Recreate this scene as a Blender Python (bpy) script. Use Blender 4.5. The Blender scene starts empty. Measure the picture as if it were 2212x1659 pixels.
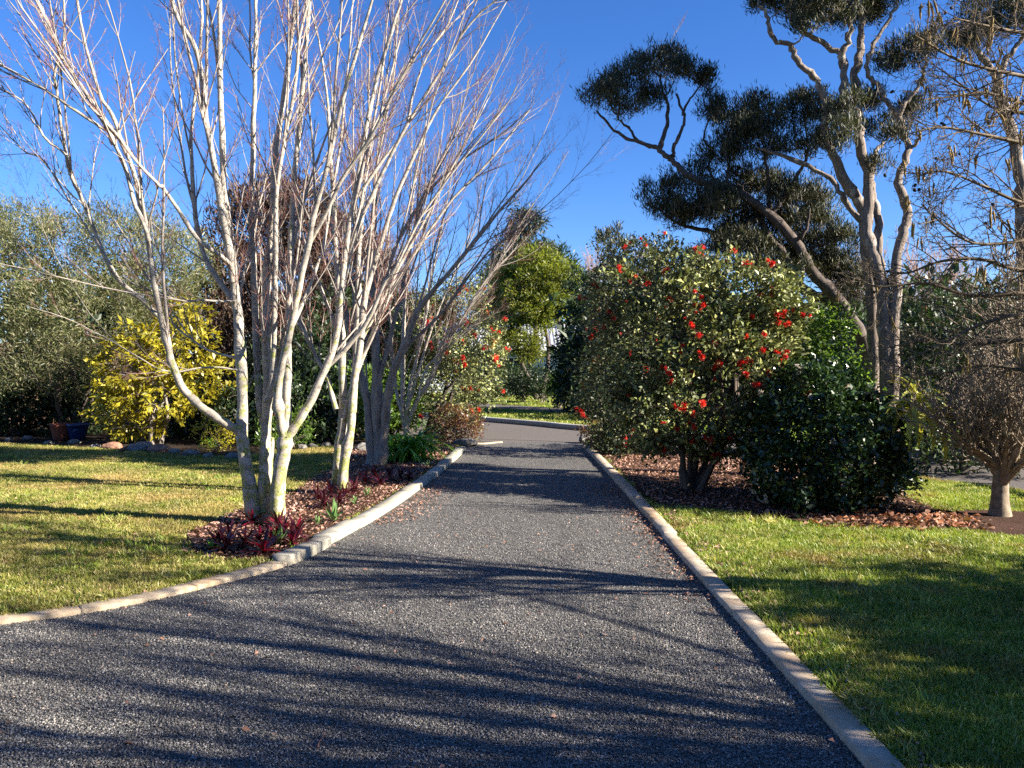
import bpy, bmesh, math, random
import numpy as np
from mathutils import Vector, Matrix, Euler
R_ = math.radians
F = 1736.0; EYE = 1.6
scene = bpy.context.scene
COL = scene.collection
# ------------------------------------------------------------------ camera, sky, sun
cam_d = bpy.data.cameras.new('camera'); cam = bpy.data.objects.new('camera', cam_d); COL.objects.link(cam)
cam.location = (0, 0, EYE); cam.rotation_euler = (R_(90), 0, 0)
cam_d.sensor_width = 36; cam_d.lens = 28.25; cam_d.shift_y = -0.0179; cam_d.clip_end = 2000; cam_d.clip_start = .05
scene.camera = cam
SUN_EL = 26.0
SUN_DIR = Vector((1.0, -0.28, 0)).normalized()          # towards the sun, on the ground plane
az = math.atan2(SUN_DIR.x, SUN_DIR.y)                    # clockwise from +Y
w = bpy.data.worlds.new('World'); scene.world = w; w.use_nodes = True
nt = w.node_tree; bg = nt.nodes['Background']
sky = nt.nodes.new('ShaderNodeTexSky'); sky.sky_type = 'NISHITA'; sky.sun_disc = False
sky.sun_elevation = R_(SUN_EL); sky.sun_rotation = az
sky.altitude = 600; sky.air_density = 1.0; sky.dust_density = 0.15; sky.ozone_density = 3.5
hs = nt.nodes.new('ShaderNodeMix'); hs.data_type = 'RGBA'; hs.blend_type = 'MULTIPLY'; hs.inputs[0].default_value = 1; hs.inputs[7].default_value = (.77, .86, 1.16, 1)   # deep winter blue
sat = nt.nodes.new('ShaderNodeHueSaturation'); sat.inputs['Saturation'].default_value = 1.2
nt.links.new(sky.outputs[0], sat.inputs['Color']); nt.links.new(sat.outputs[0], hs.inputs[6]); nt.links.new(hs.outputs[2], bg.inputs[0])
bg.inputs[1].default_value = 0.052
sd = bpy.data.lights.new('sun', 'SUN'); sd.energy = 5.0; sd.angle = R_(0.53); sd.color = (1.0, .91, .79)
so = bpy.data.objects.new('sun', sd); COL.objects.link(so)
sv = Vector((SUN_DIR.x*math.cos(R_(SUN_EL)), SUN_DIR.y*math.cos(R_(SUN_EL)), math.sin(R_(SUN_EL))))
so.rotation_euler = sv.to_track_quat('Z', 'Y').to_euler(); so.location = (10, -5, 15)
scene.view_settings.view_transform = 'Standard'; scene.view_settings.look = 'None'
scene.view_settings.exposure = 1.9; scene.view_settings.gamma = 1; scene.view_settings.use_curve_mapping = False
scene.cycles.max_bounces = 5; scene.cycles.transparent_max_bounces = 4
scene.cycles.use_denoising = False
# ------------------------------------------------------------------ helpers
def P(x, y, d): return np.array([(x-1106)*d/F, d, EYE-(y-790)*d/F])
def G(x, y):
    d = EYE*F/(y-790); return ((x-1106)*d/F, d)
def nrm(a):
    return a/np.maximum(np.linalg.norm(a, axis=-1, keepdims=True), 1e-9)
def link(o, parent=None):
    COL.objects.link(o)
    if parent is not None: o.parent = parent
    return o
def props(o, label=None, cat=None, group=None, kind=None):
    if label: o['label'] = label
    if cat: o['category'] = cat
    if group: o['group'] = group
    if kind: o['kind'] = kind
    return o
def empty(name, loc, label, cat, group=None):
    o = bpy.data.objects.new(name, None); o.empty_display_size = .2; o.location = loc
    link(o); props(o, label, cat, group); return o
def mesh_np(name, V, Fs, mat, smooth=False):
    """V (n,3); Fs list of (m,k) int arrays"""
    me = bpy.data.meshes.new(name)
    V = np.asarray(V, dtype=np.float32)
    Fs = [np.asarray(f, dtype=np.int32) for f in Fs if len(f)]
    me.vertices.add(len(V)); me.vertices.foreach_set('co', V.ravel())
    nl = sum(f.size for f in Fs); npoly = sum(len(f) for f in Fs)
    me.loops.add(nl); me.loops.foreach_set('vertex_index', np.concatenate([f.ravel() for f in Fs]))
    me.polygons.add(npoly)
    tot = np.concatenate([np.full(len(f), f.shape[1], dtype=np.int32) for f in Fs])
    st = np.concatenate([[0], np.cumsum(tot)[:-1]]).astype(np.int32)
    me.polygons.foreach_set('loop_start', st)
    me.polygons.foreach_set('loop_total', tot)
    if smooth: me.polygons.foreach_set('use_smooth', np.ones(npoly, dtype=bool))
    me.update(calc_edges=True); me.validate()
    if mat: me.materials.append(mat)
    return me
def obj_np(name, V, Fs, mat, parent=None, smooth=False):
    loc = np.zeros(3)
    if parent is not None: loc = np.array(parent.matrix_basis.translation)
    V = np.asarray(V) - loc
    me = mesh_np(name, V, Fs, mat, smooth)
    o = bpy.data.objects.new(name, me); return link(o, parent)
def bm_obj(name, bm, mat, parent=None, smooth=False, loc=None):
    me = bpy.data.meshes.new(name); bm.to_mesh(me); bm.free()
    if smooth: me.polygons.foreach_set('use_smooth', np.ones(len(me.polygons), dtype=bool))
    me.materials.append(mat); o = bpy.data.objects.new(name, me)
    if loc is not None: o.location = loc
    return link(o, parent)
def catmull(pts, n):
    pts = np.asarray(pts, float)
    if len(pts) == 2: return pts[0]+(pts[1]-pts[0])*np.linspace(0, 1, n)[:, None]
    P0 = np.vstack([2*pts[0]-pts[1], pts, 2*pts[-1]-pts[-2]])
    m = len(pts)-1; t = np.linspace(0, m-1e-6, n); i = t.astype(int); u = (t-i)[:, None]
    a, b, c, d = P0[i], P0[i+1], P0[i+2], P0[i+3]
    return .5*((2*b)+(-a+c)*u+(2*a-5*b+4*c-d)*u*u+(-a+3*b-3*c+d)*u**3)
def tubes(name, paths, sides, mat, parent=None, smooth=True):
    """paths: list of (pts(K,3), rad(K))"""
    if not paths: return None
    by = {}
    for p, r in paths: by.setdefault(len(p), []).append((p, r))
    Vs, Fq, off = [], [], 0
    an = np.arange(sides)*2*math.pi/sides
    for K, lst in by.items():
        A = np.array([p for p, r in lst]); Rr = np.array([r for p, r in lst]); N = len(A)
        T = np.empty_like(A); T[:, 1:-1] = A[:, 2:]-A[:, :-2]; T[:, 0] = A[:, 1]-A[:, 0]; T[:, -1] = A[:, -1]-A[:, -2]
        T = nrm(T)
        av = nrm(A[:, -1]-A[:, 0]+1e-6)
        ref = np.where(np.abs(av[:, 2:3]) > .8, np.array([[0, 1., 0]]), np.array([[0, 0, 1.]]))
        ref = np.repeat(ref[:, None], K, 1)
        U = nrm(np.cross(T, ref)); W = np.cross(T, U)
        ring = A[:, :, None]+Rr[:, :, None, None]*(U[:, :, None]*np.cos(an)[None, None, :, None]+W[:, :, None]*np.sin(an)[None, None, :, None])
        Vs.append(ring.reshape(-1, 3))
        idx = off+np.arange(N*K*sides).reshape(N, K, sides)
        a = idx[:, :-1]; b = idx[:, 1:]
        q = np.stack([a, np.roll(a, -1, 2), np.roll(b, -1, 2), b], -1).reshape(-1, 4)
        Fq.append(q); off += N*K*sides
    return obj_np(name, np.vstack(Vs), [np.vstack(Fq)], mat, parent, smooth)
def leaf_obj(name, C, D, N, L, W, mat, parent=None, fold=.22, droop=.15):
    D = nrm(D); S = nrm(np.cross(D, N)); U = np.cross(S, D)
    L = np.broadcast_to(np.asarray(L, float), (len(C),))[:, None]; W = np.broadcast_to(np.asarray(W, float), (len(C),))[:, None]
    v0 = C; v1 = C+D*L*.45+S*W*.5+U*W*fold; v2 = C+D*L-U*L*droop; v3 = C+D*L*.45-S*W*.5+U*W*fold
    V = np.stack([v0, v1, v2, v3], 1).reshape(-1, 3)
    return obj_np(name, V, [np.arange(len(V)).reshape(-1, 4)], mat, parent)
def rdir(rng, n): return nrm(rng.normal(size=(n, 3)))
def blob(x, y, rx, ry, d, dep=None):
    s = d/F; return (P(x, y, d), np.array([rx*s, dep if dep else (rx+ry)*.5*s, ry*s]))
def field(p, lam, rng):
    f = 0
    for i in range(6):
        k = nrm(rng.normal(size=3))*6.283/(lam*rng.uniform(.7, 1.5)); f = f+np.sin(p@k+rng.uniform(0, 6.28))
    return f/2.4
def crown_pts(blobs, per_m2, rng, shell=.22, keep_in=.62, bottom=-1.0, lam=None, gap=-.3):
    lam = lam or .85*float(np.mean([r.mean() for c, r in blobs])); srng = np.random.default_rng(int(rng.integers(1e6)))
    state = srng.bit_generator.state
    """cluster centres + outward normals on a union of ellipsoids, uneven outline"""
    Cs, Ns = [], []
    for bi, (c, r) in enumerate(blobs):
        area = 4*math.pi*((r[0]*r[1])**1.6+(r[0]*r[2])**1.6+(r[1]*r[2])**1.6)**(1/1.6)/3**(1/1.6)
        n = max(6, int(area*per_m2))
        u = rdir(rng, n)
        ph = rng.uniform(0, 6.28, 6)
        lump = 1+.10*np.sin(u[:, 0]*5+ph[0])*np.sin(u[:, 2]*6+ph[1])+.08*np.sin(u[:, 1]*9+ph[2])*np.sin(u[:, 2]*11+ph[3])+.05*np.sin(u[:, 0]*17+ph[4])
        rr = lump-np.abs(rng.normal(0, shell, n)); rr = np.clip(rr, .15, 1.3)
        srng.bit_generator.state = state
        f1 = field(c+u*r, lam, srng); rr = rr*(1+.2*f1)
        p = c+u*r*rr[:, None]
        f2 = field(p, lam*.8, srng)
        ok = (u[:, 2] > bottom) & ((f2 > gap) | (rng.random(n) < .18))
        for bj, (c2, r2) in enumerate(blobs):
            if bj == bi: continue
            q = np.linalg.norm((p-c2)/r2, axis=1); ok &= q > keep_in
        Cs.append(p[ok]); Ns.append(nrm(u/r)[ok])
    return np.vstack(Cs), np.vstack(Ns)
def foliage(name, C, N, k, spread, L, W, mat, rng, parent=None, out=.8, up=.25, jit=.9, kind='stuff', droop=.15, lv=.3):
    n = len(C)*k
    c = np.repeat(C, k, 0)+rng.normal(0, spread, (n, 3)); nn = np.repeat(N, k, 0)
    D = nrm(nn*out+rng.normal(0, jit, (n, 3))+np.array([0, 0, up]))
    Nn = nrm(nn*.5+rng.normal(0, .6, (n, 3))+np.array([0, 0, .6]))
    o = leaf_obj(name, c, D, Nn, L*rng.uniform(1-lv, 1+lv, n), W*rng.uniform(1-lv, 1+lv, n), mat, parent, droop=droop)
    if kind: o['kind'] = kind
    return o
def skeleton(seeds, targets, rng, tip=.004, power=.42, up=.3, K=5, wob=.05):
    """connect targets to the nearest node; seeds: list of (pts,rad) existing limbs. returns list of (pts, rad)"""
    pos = np.vstack([p for p, r in seeds]); nseed = len(pos)
    cap = nseed+len(targets)*K+2
    A = np.zeros((cap, 3)); A[:nseed] = pos; par = np.full(cap, -1); n = nseed
    srad = np.concatenate([r for p, r in seeds])
    ctr = pos.mean(0); order = np.argsort([np.min(np.linalg.norm(pos-t, axis=1)) for t in targets])
    chains = []
    for ti in order:
        t = targets[ti]; dv = t-A[:n]; dist = np.linalg.norm(dv, axis=1)
        cost = dist*(1+.5*np.clip(-dv[:, 2]/np.maximum(dist, 1e-4), 0, 1)); j = int(np.argmin(cost))
        a = A[j]; L = dist[j]
        m1 = a+(t-a)*.4+np.array([0, 0, -1])*L*.12*up+rng.normal(0, wob, 3)*L
        m2 = a+(t-a)*.75+rng.normal(0, wob, 3)*L
        pts = catmull([a, m1, m2, t], K+1)[1:]
        ids = list(range(n, n+K)); A[n:n+K] = pts
        par[n] = j; par[n+1:n+K] = np.arange(n, n+K-1); n += K; chains.append((j, ids))
    cnt = np.zeros(n); 
    for j, ids in chains: cnt[ids[-1]] += 1
    for i in range(n-1, nseed-1, -1):
        if par[i] >= 0: cnt[par[i]] += cnt[i]
    rad = tip*np.maximum(cnt, 1)**power; rad[:nseed] = srad
    out = []
    for j, ids in chains:
        r0 = min(rad[j], rad[ids[0]]*1.15); pr = np.concatenate([[r0], rad[ids]])
        out.append((np.vstack([A[j][None], A[ids]]), pr))
    return out
def trace(pts, r0, r1, n=None, d0=None, d1=None, rng=None, power=1.0):
    """pts: list of (x,y) or (x,y,d) in picture coordinates -> world polyline"""
    m = len(pts); q = []
    for i, p in enumerate(pts):
        d = p[2] if len(p) > 2 else d0+(d1-d0)*i/(m-1)
        q.append(P(p[0], p[1], d))
    n = n or max(8, m*3)
    c = catmull(q, n); t = np.linspace(0, 1, n)
    r = r0+(r1-r0)*t**power
    if rng is not None:
        g_ = 1+rng.normal(0, .06, n)
        for k_ in rng.integers(1, n-1, max(1, n//7)): g_[k_] *= 1.16
        r = r*g_
    return c, r
def grow(rng, a, d, L, r, K=6, up=.10, wig=.10, tipf=.35):
    pts = [a]; d = d/np.linalg.norm(d); st = L/(K-1)
    for i in range(K-1):
        d = d+np.array([0, 0, up])+rng.normal(0, wig, 3); d = d/np.linalg.norm(d)
        pts.append(pts[-1]+d*st)
    return np.array(pts), np.linspace(r, r*tipf, K)
def side(rng, path, rad, n, L, lev, out, ang=36, t0=.25, up=.10, wig=.08, pair=True, sub=(5, 4), subl=.42, rf=.5, bias=None, minr=.0010):
    """side branches in opposite pairs with further twigs; out[level] lists"""
    seg = len(path)
    for i in range(n):
        t = t0+(1-t0)*(i+rng.uniform(0, 1))/n; k = min(int(t*(seg-1)), seg-2); u = t*(seg-1)-k
        a = path[k]*(1-u)+path[k+1]*u; T = nrm(path[k+1]-path[k]); rr = rad[k]*(1-u)+rad[k+1]*u
        q = nrm(np.cross(T, nrm(rng.normal(size=3))))
        for s in ((1, -1) if pair and rng.random() < .6 else (1,)):
            th = R_(ang*rng.uniform(.6, 1.25)); d = T*math.cos(th)+q*s*math.sin(th)
            if bias is not None: d = d+bias*.3
            l = L*(1-.55*t)*rng.uniform(.5, 1.25); r = max(min(rr*rf, l*.008+.0015), minr)
            p2, r2 = grow(rng, a, d, l, r, K=(7 if lev == 0 else 5 if lev == 1 else 3), up=up, wig=wig)
            out[lev].append((p2, r2))
            if lev+1 < len(out):
                side(rng, p2, r2, sub[lev], l*subl, lev+1, out, ang*1.1, .2, up, wig, pair, sub, subl, .7, None, minr)
# ------------------------------------------------------------------ materials
def new_mat(name):
    m = bpy.data.materials.new(name); m.use_nodes = True; t = m.node_tree
    b = t.nodes['Principled BSDF']; return m, t, b
def nd(t, typ, **kw):
    n = t.nodes.new(typ)
    for k, v in kw.items():
        if k in n.inputs.keys(): n.inputs[k].default_value = v
        else: setattr(n, k, v)
    return n
def ramp(t, stops, fac=None, interp='LINEAR'):
    n = t.nodes.new('ShaderNodeValToRGB'); cr = n.color_ramp; cr.interpolation = interp
    while len(cr.elements) > 1: cr.elements.remove(cr.elements[-1])
    cr.elements[0].position = stops[0][0]; cr.elements[0].color = (*stops[0][1], 1)
    for p, c in stops[1:]:
        e = cr.elements.new(p); e.color = (*c, 1)
    if fac is not None: t.links.new(fac, n.inputs[0])
    return n
def noise(t, scale, detail=3, rough=.55, vec=None, stretch=None):
    n = nd(t, 'ShaderNodeTexNoise'); n.inputs['Scale'].default_value = scale; n.inputs['Detail'].default_value = detail; n.inputs['Roughness'].default_value = rough
    if vec is None:
        g = nd(t, 'ShaderNodeNewGeometry'); vec = g.outputs['Position']
    if stretch:
        mp = nd(t, 'ShaderNodeMapping'); mp.inputs['Scale'].default_value = stretch; t.links.new(vec, mp.inputs['Vector']); vec = mp.outputs[0]
    t.links.new(vec, n.inputs['Vector']); return n
def mix(t, fac, a, b, mode='MIX'):
    n = nd(t, 'ShaderNodeMix', data_type='RGBA', blend_type=mode)
    for s, v in ((n.inputs[0], fac), (n.inputs[6], a), (n.inputs[7], b)):
        if hasattr(v, 'is_linked') or hasattr(v, 'node'): t.links.new(v, s)
        else: s.default_value = v if not isinstance(v, tuple) else (*v, 1)
    return n.outputs[2]
def bump(t, b, h, dist, strength=1.0):
    n = nd(t, 'ShaderNodeBump'); n.inputs['Distance'].default_value = dist; n.inputs['Strength'].default_value = strength
    t.links.new(h, n.inputs['Height']); t.links.new(n.outputs[0], b.inputs['Normal']); return n
def leaf_mat(name, cols, rough=.45, trans=.3, spec=.5, patch=1.5, patch_amt=.35, inst=False, tcol=None, back=None, patchcol=None):
    m, t, b = new_mat(name)
    g = nd(t, 'ShaderNodeNewGeometry')
    fac = nd(t, 'ShaderNodeObjectInfo').outputs['Random'] if inst else g.outputs['Random Per Island']
    st = [(i/(max(len(cols)-1, 1)), c) for i, c in enumerate(cols)]
    c = ramp(t, st, fac).outputs[0]
    nz = noise(t, patch, 2)
    pc = ramp(t, [(.35, (1-patch_amt,)*3), (.65, (1+patch_amt*.6,)*3)], nz.outputs[0]).outputs[0]
    c = mix(t, 1.0, c, pc, 'MULTIPLY')
    if patchcol:
        n2 = noise(t, patchcol[1], 3); f = ramp(t, [(patchcol[2], (0, 0, 0)), (patchcol[2]+.15, (1, 1, 1))], n2.outputs[0]).outputs[0]
        c = mix(t, f, c, patchcol[0])
    if back: c = mix(t, g.outputs['Backfacing'], c, back)
    t.links.new(c, b.inputs['Base Color']); b.inputs['Roughness'].default_value = rough; b.inputs['Specular IOR Level'].default_value = spec
    if trans > 0:
        tr = nd(t, 'ShaderNodeBsdfTranslucent'); tc = mix(t, 1.0, c, tcol or (1.3, 1.35, .6), 'MULTIPLY'); t.links.new(tc, tr.inputs[0])
        ms = nd(t, 'ShaderNodeMixShader'); ms.inputs[0].default_value = trans
        t.links.new(b.outputs[0], ms.inputs[1]); t.links.new(tr.outputs[0], ms.inputs[2])
        t.links.new(ms.outputs[0], t.nodes['Material Output'].inputs[0])
    return m
def bark_mat(name, c1, c2, lichen=None, scale=12, stretch=(1, 1, .35), rough=.85, bd=.01, lsc=7, lth=.6):
    m, t, b = new_mat(name)
    n = noise(t, scale, 5, .65, stretch=stretch)
    c = ramp(t, [(.3, c1), (.7, c2)], n.outputs[0]).outputs[0]
    if lichen:
        n2 = noise(t, lsc, 4, .6); f = ramp(t, [(lth, (0, 0, 0)), (lth+.06, (1, 1, 1))], n2.outputs[0]).outputs[0]
        c = mix(t, f, c, lichen)
    t.links.new(c, b.inputs['Base Color']); b.inputs['Roughness'].default_value = rough; b.inputs['Specular IOR Level'].default_value = .2
    n3 = noise(t, scale*3, 4, .7, stretch=stretch); bump(t, b, n3.outputs[0], bd, .8)
    return m
def flat_mat(name, c, rough=.7, var=.25, scale=20, bd=.003, spec=.3):
    m, t, b = new_mat(name); n = noise(t, scale, 5, .6)
    cc = ramp(t, [(.3, tuple(x*(1-var) for x in c)), (.7, tuple(min(1, x*(1+var)) for x in c))], n.outputs[0]).outputs[0]
    t.links.new(cc, b.inputs['Base Color']); b.inputs['Roughness'].default_value = rough; b.inputs['Specular IOR Level'].default_value = spec
    if bd: bump(t, b, n.outputs[0], bd, .7)
    return m
# maple bark: off-white with grey rings, dark flecks and yellow-green lichen
def maple_bark(name, lich=True):
    m, t, b = new_mat(name)
    n = noise(t, 9, 5, .65, stretch=(1, 1, 1.8))
    c = ramp(t, [(.28, (.15, .13, .11)), (.42, (.34, .30, .25)), (.62, (.50, .45, .37))], n.outputs[0]).outputs[0]
    nb = noise(t, 34, 3, .6, stretch=(.35, .35, 2.4)); fb = ramp(t, [(.58, (1, 1, 1)), (.72, (.5, .48, .45))], nb.outputs[0]).outputs[0]
    c = mix(t, .7, c, fb, 'MULTIPLY')
    if lich:
        g = nd(t, 'ShaderNodeNewGeometry'); sx = nd(t, 'ShaderNodeSeparateXYZ'); t.links.new(g.outputs['Position'], sx.inputs[0])
        hr = nd(t, 'ShaderNodeMapRange'); hr.inputs[1].default_value = .2; hr.inputs[2].default_value = 2.6; hr.inputs[3].default_value = .10; hr.inputs[4].default_value = -.06
        t.links.new(sx.outputs[2], hr.inputs[0])
        n2 = noise(t, 11, 5, .7); ad = nd(t, 'ShaderNodeMath', operation='ADD'); t.links.new(n2.outputs[0], ad.inputs[0]); t.links.new(hr.outputs[0], ad.inputs[1])
        f = ramp(t, [(.565, (0, 0, 0)), (.62, (1, 1, 1))], ad.outputs[0]).outputs[0]
        n4 = noise(t, 60, 2); lc = ramp(t, [(.35, (.16, .17, .08)), (.65, (.40, .41, .13))], n4.outputs[0]).outputs[0]
        c = mix(t, f, c, lc)
    t.links.new(c, b.inputs['Base Color']); b.inputs['Roughness'].default_value = .8; b.inputs['Specular IOR Level'].default_value = .25
    n3 = noise(t, 70, 4, .7); bump(t, b, n3.outputs[0], .006, .8)
    return m
M = {}
M['maple'] = maple_bark('maple_bark')
M['twig'] = bark_mat('maple_twig', (.15, .06, .05), (.30, .16, .125), scale=5, stretch=(1, 1, 1), bd=.001)
M['mbranch'] = bark_mat('maple_branch', (.20, .17, .15), (.42, .37, .31), scale=6, stretch=(1, 1, 1), bd=.002)
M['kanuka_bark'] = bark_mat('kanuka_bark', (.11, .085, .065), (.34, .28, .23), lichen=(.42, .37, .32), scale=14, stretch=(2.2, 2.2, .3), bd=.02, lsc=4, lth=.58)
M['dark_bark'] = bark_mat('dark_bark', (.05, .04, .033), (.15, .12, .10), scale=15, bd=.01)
M['grey_bark'] = bark_mat('grey_bark', (.16, .13, .11), (.36, .31, .26), scale=15, bd=.01)
M['pale_bark'] = bark_mat('pale_bark', (.12, .09, .06), (.36, .29, .21), scale=12, stretch=(1, 1, 1), bd=.005, lichen=(.30, .29, .2), lsc=9, lth=.62)
M['alder_bark'] = bark_mat('alder_bark', (.08, .062, .042), (.23, .18, .12), scale=14, stretch=(1, 1, 1), bd=.004)
M['kanuka'] = leaf_mat('kanuka_leaf', [(.02, .03, .011), (.042, .05, .018), (.09, .078, .03)], rough=.6, trans=.18, patch=1.6, patch_amt=.35)
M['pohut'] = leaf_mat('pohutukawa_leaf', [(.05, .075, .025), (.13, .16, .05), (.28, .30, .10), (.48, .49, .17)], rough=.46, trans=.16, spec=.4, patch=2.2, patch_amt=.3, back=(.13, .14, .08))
M['pohut_shade_tone'] = leaf_mat('pohutukawa_leaf_shade_tone', [(.03, .05, .018), (.055, .08, .025), (.11, .13, .045)], rough=.5, trans=.1, spec=.35, patch=2.2, back=(.07, .08, .05))  # pohut leaf darkened, so the bush's shade is partly in the colour
M['camellia'] = leaf_mat('camellia_leaf', [(.014, .034, .010), (.025, .055, .015), (.045, .085, .02)], rough=.3, trans=.12, spec=.5, patch=3)
M['green'] = leaf_mat('fresh_leaf', [(.06, .12, .02), (.11, .2, .03), (.2, .3, .06)], rough=.35, trans=.35)
M['darkgreen'] = leaf_mat('dark_leaf', [(.015, .03, .012), (.03, .055, .018), (.05, .08, .025)], rough=.45, trans=.2)
M['willow'] = leaf_mat('narrow_leaf', [(.07, .09, .03), (.12, .14, .05), (.20, .20, .09), (.27, .24, .14)], rough=.5, trans=.3, patch=.9, patch_amt=.3)
M['yellow'] = leaf_mat('yellow_leaf', [(.16, .17, .02), (.38, .33, .025), (.52, .45, .05)], rough=.4, trans=.4, tcol=(1.2, 1.1, .5))
M['copper'] = leaf_mat('copper_leaf', [(.03, .018, .012), (.07, .038, .024), (.13, .08, .05)], rough=.6, trans=.15)
M['conifer'] = leaf_mat('conifer_leaf', [(.015, .03, .016), (.035, .055, .022), (.08, .08, .03)], rough=.6, trans=.1)
M['wattle'] = leaf_mat('feathery_leaf', [(.09, .13, .02), (.17, .20, .025), (.27, .27, .03)], rough=.5, trans=.4, patch=.5, patch_amt=.4)
M['redleaf'] = leaf_mat('russet_leaf', [(.10, .035, .025), (.18, .08, .04), (.12, .12, .04)], rough=.4, trans=.2)
M['brom'] = leaf_mat('bromeliad_leaf', [(.045, .010, .014), (.09, .016, .022)], rough=.25, trans=.25, spec=.6, inst=True, patch=6, patch_amt=.5, tcol=(1.4, .5, .5))
M['brom_red'] = leaf_mat('bromeliad_leaf_red', [(.20, .012, .03), (.34, .02, .05)], rough=.25, trans=.35, spec=.6, inst=True, patch=9, tcol=(1.6, .5, .6))
M['aloe'] = leaf_mat('aloe_leaf', [(.10, .20, .06), (.18, .30, .09)], rough=.4, trans=.15, inst=True, patch=12)
M['agap'] = leaf_mat('agapanthus_leaf', [(.06, .18, .02), (.14, .34, .03), (.26, .50, .06)], rough=.3, trans=.35, inst=True, patch=5)
M['fern'] = leaf_mat('staghorn_leaf', [(.30, .38, .07), (.58, .52, .12), (.42, .44, .12)], rough=.4, trans=.35, inst=True, patch=9)
M['redflower'] = leaf_mat('red_flower', [(.62, .02, .015), (.8, .06, .03)], rough=.5, trans=.3, inst=True, tcol=(1.2, .8, .8))
M['orangeflower'] = leaf_mat('orange_flower', [(.75, .12, .03), (.8, .22, .06)], rough=.5, trans=.3, inst=True, tcol=(1.2, .8, .8))
M['whiteflower'] = leaf_mat('white_flower', [(.52, .46, .32), (.6, .56, .46)], rough=.5, trans=.3, inst=True, tcol=(1, 1, 1))
M['catkin'] = flat_mat('catkin', (.24, .155, .04), scale=200, var=.4, bd=.002)
M['cone'] = flat_mat('alder_cone', (.025, .018, .015), scale=100)
M['litter'] = leaf_mat('fallen_leaf', [(.18, .08, .05), (.36, .19, .13), (.52, .33, .25), (.24, .12, .08)], rough=.7, trans=.1)
M['litter_or'] = leaf_mat('fallen_leaf_orange', [(.16, .06, .03), (.38, .14, .06), (.36, .20, .12), (.10, .05, .035)], rough=.6, trans=.1)
M['grass'] = leaf_mat('grass_blade', [(.12, .16, .02), (.20, .23, .03), (.32, .30, .07), (.50, .40, .18)], rough=.5, trans=.3, inst=True, patch=1.1, patch_amt=.3, patchcol=((.38, .29, .10), .75, .50))
M['grass_r'] = leaf_mat('grass_blade_shady', [(.13, .20, .025), (.20, .28, .035), (.31, .35, .06), (.46, .41, .15)], rough=.5, trans=.3, inst=True, patch=1.3, patch_amt=.3, patchcol=((.30, .22, .08), 1.1, .54))
M['terracotta'] = flat_mat('terracotta', (.20, .06, .035)); M['blue_glaze'] = flat_mat('blue_glaze', (.012, .03, .10), rough=.15, bd=0, spec=.6)
M['rock'] = flat_mat('garden_rock', (.15, .14, .125), scale=9, var=.5, bd=.03); M['rock_brown'] = flat_mat('garden_rock_brown', (.26, .14, .09), scale=9, var=.4, bd=.03)
M['stone'] = None
def ground_mat(name, stops, scale, scale2, tint=None, bd=.015, rough=.95):
    m, t, b = new_mat(name); n = noise(t, scale, 6, .75); c = ramp(t, stops, n.outputs[0]).outputs[0]
    n2 = noise(t, scale2, 3)
    if tint:
        f = ramp(t, [(.42, (0, 0, 0)), (.6, (1, 1, 1))], n2.outputs[0]).outputs[0]; f2 = mix(t, .75, (0, 0, 0), f); c = mix(t, f2, c, tint)
    t.links.new(c, b.inputs['Base Color']); b.inputs['Roughness'].default_value = rough; b.inputs['Specular IOR Level'].default_value = .1
    bump(t, b, n.outputs[0], bd, 1); return m
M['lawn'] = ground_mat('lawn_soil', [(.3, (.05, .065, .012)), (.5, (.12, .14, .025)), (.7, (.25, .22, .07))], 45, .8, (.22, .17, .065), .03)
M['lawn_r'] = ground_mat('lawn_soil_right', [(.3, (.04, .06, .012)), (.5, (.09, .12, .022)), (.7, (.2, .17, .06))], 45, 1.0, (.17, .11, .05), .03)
M['far_lawn'] = ground_mat('far_lawn', [(.3, (.09, .15, .018)), (.7, (.2, .28, .035))], 20, .4, None, .03)
M['mulch'] = ground_mat('bark_mulch', [(.3, (.03, .018, .013)), (.5, (.09, .05, .035)), (.7, (.2, .11, .08))], 60, 1.5, (.07, .04, .025), .04)
M['soil'] = ground_mat('dark_soil', [(.3, (.018, .013, .01)), (.7, (.07, .05, .035))], 40, 1.5, None, .04)
M['asphalt'] = ground_mat('asphalt', [(.3, (.085, .075, .068)), (.7, (.15, .135, .122))], 90, .35, (.13, .115, .105), .004)
M['concrete'] = flat_mat('concrete', (.36, .34, .31), scale=25, var=.2, bd=.004)
def kerb_mat(name, c1, c2, stain):
    m, t, b = new_mat(name); n = noise(t, 16, 6, .65); n2 = noise(t, 1.7, 4, .6); n3 = noise(t, 130, 3, .7)
    c = ramp(t, [(.3, c1), (.65, c2)], n.outputs[0]).outputs[0]
    f = ramp(t, [(.45, (0, 0, 0)), (.68, (1, 1, 1))], n2.outputs[0]).outputs[0]; c = mix(t, f, c, stain)
    c = mix(t, .35, c, ramp(t, [(.3, (.5, .5, .5)), (.7, (1, 1, 1))], n3.outputs[0]).outputs[0], 'MULTIPLY')
    t.links.new(c, b.inputs['Base Color']); b.inputs['Roughness'].default_value = .9; b.inputs['Specular IOR Level'].default_value = .15
    bump(t, b, n3.outputs[0], .003, .7); return m
M['kerb_r'] = kerb_mat('pale_edging', (.34, .285, .215), (.55, .475, .37), (.40, .28, .17))
M['kerb_l'] = kerb_mat('sandy_edging', (.36, .28, .18), (.55, .45, .32), (.40, .26, .14))
M['block'] = kerb_mat('block_kerb', (.30, .28, .22), (.46, .43, .35), (.34, .30, .22))
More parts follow.
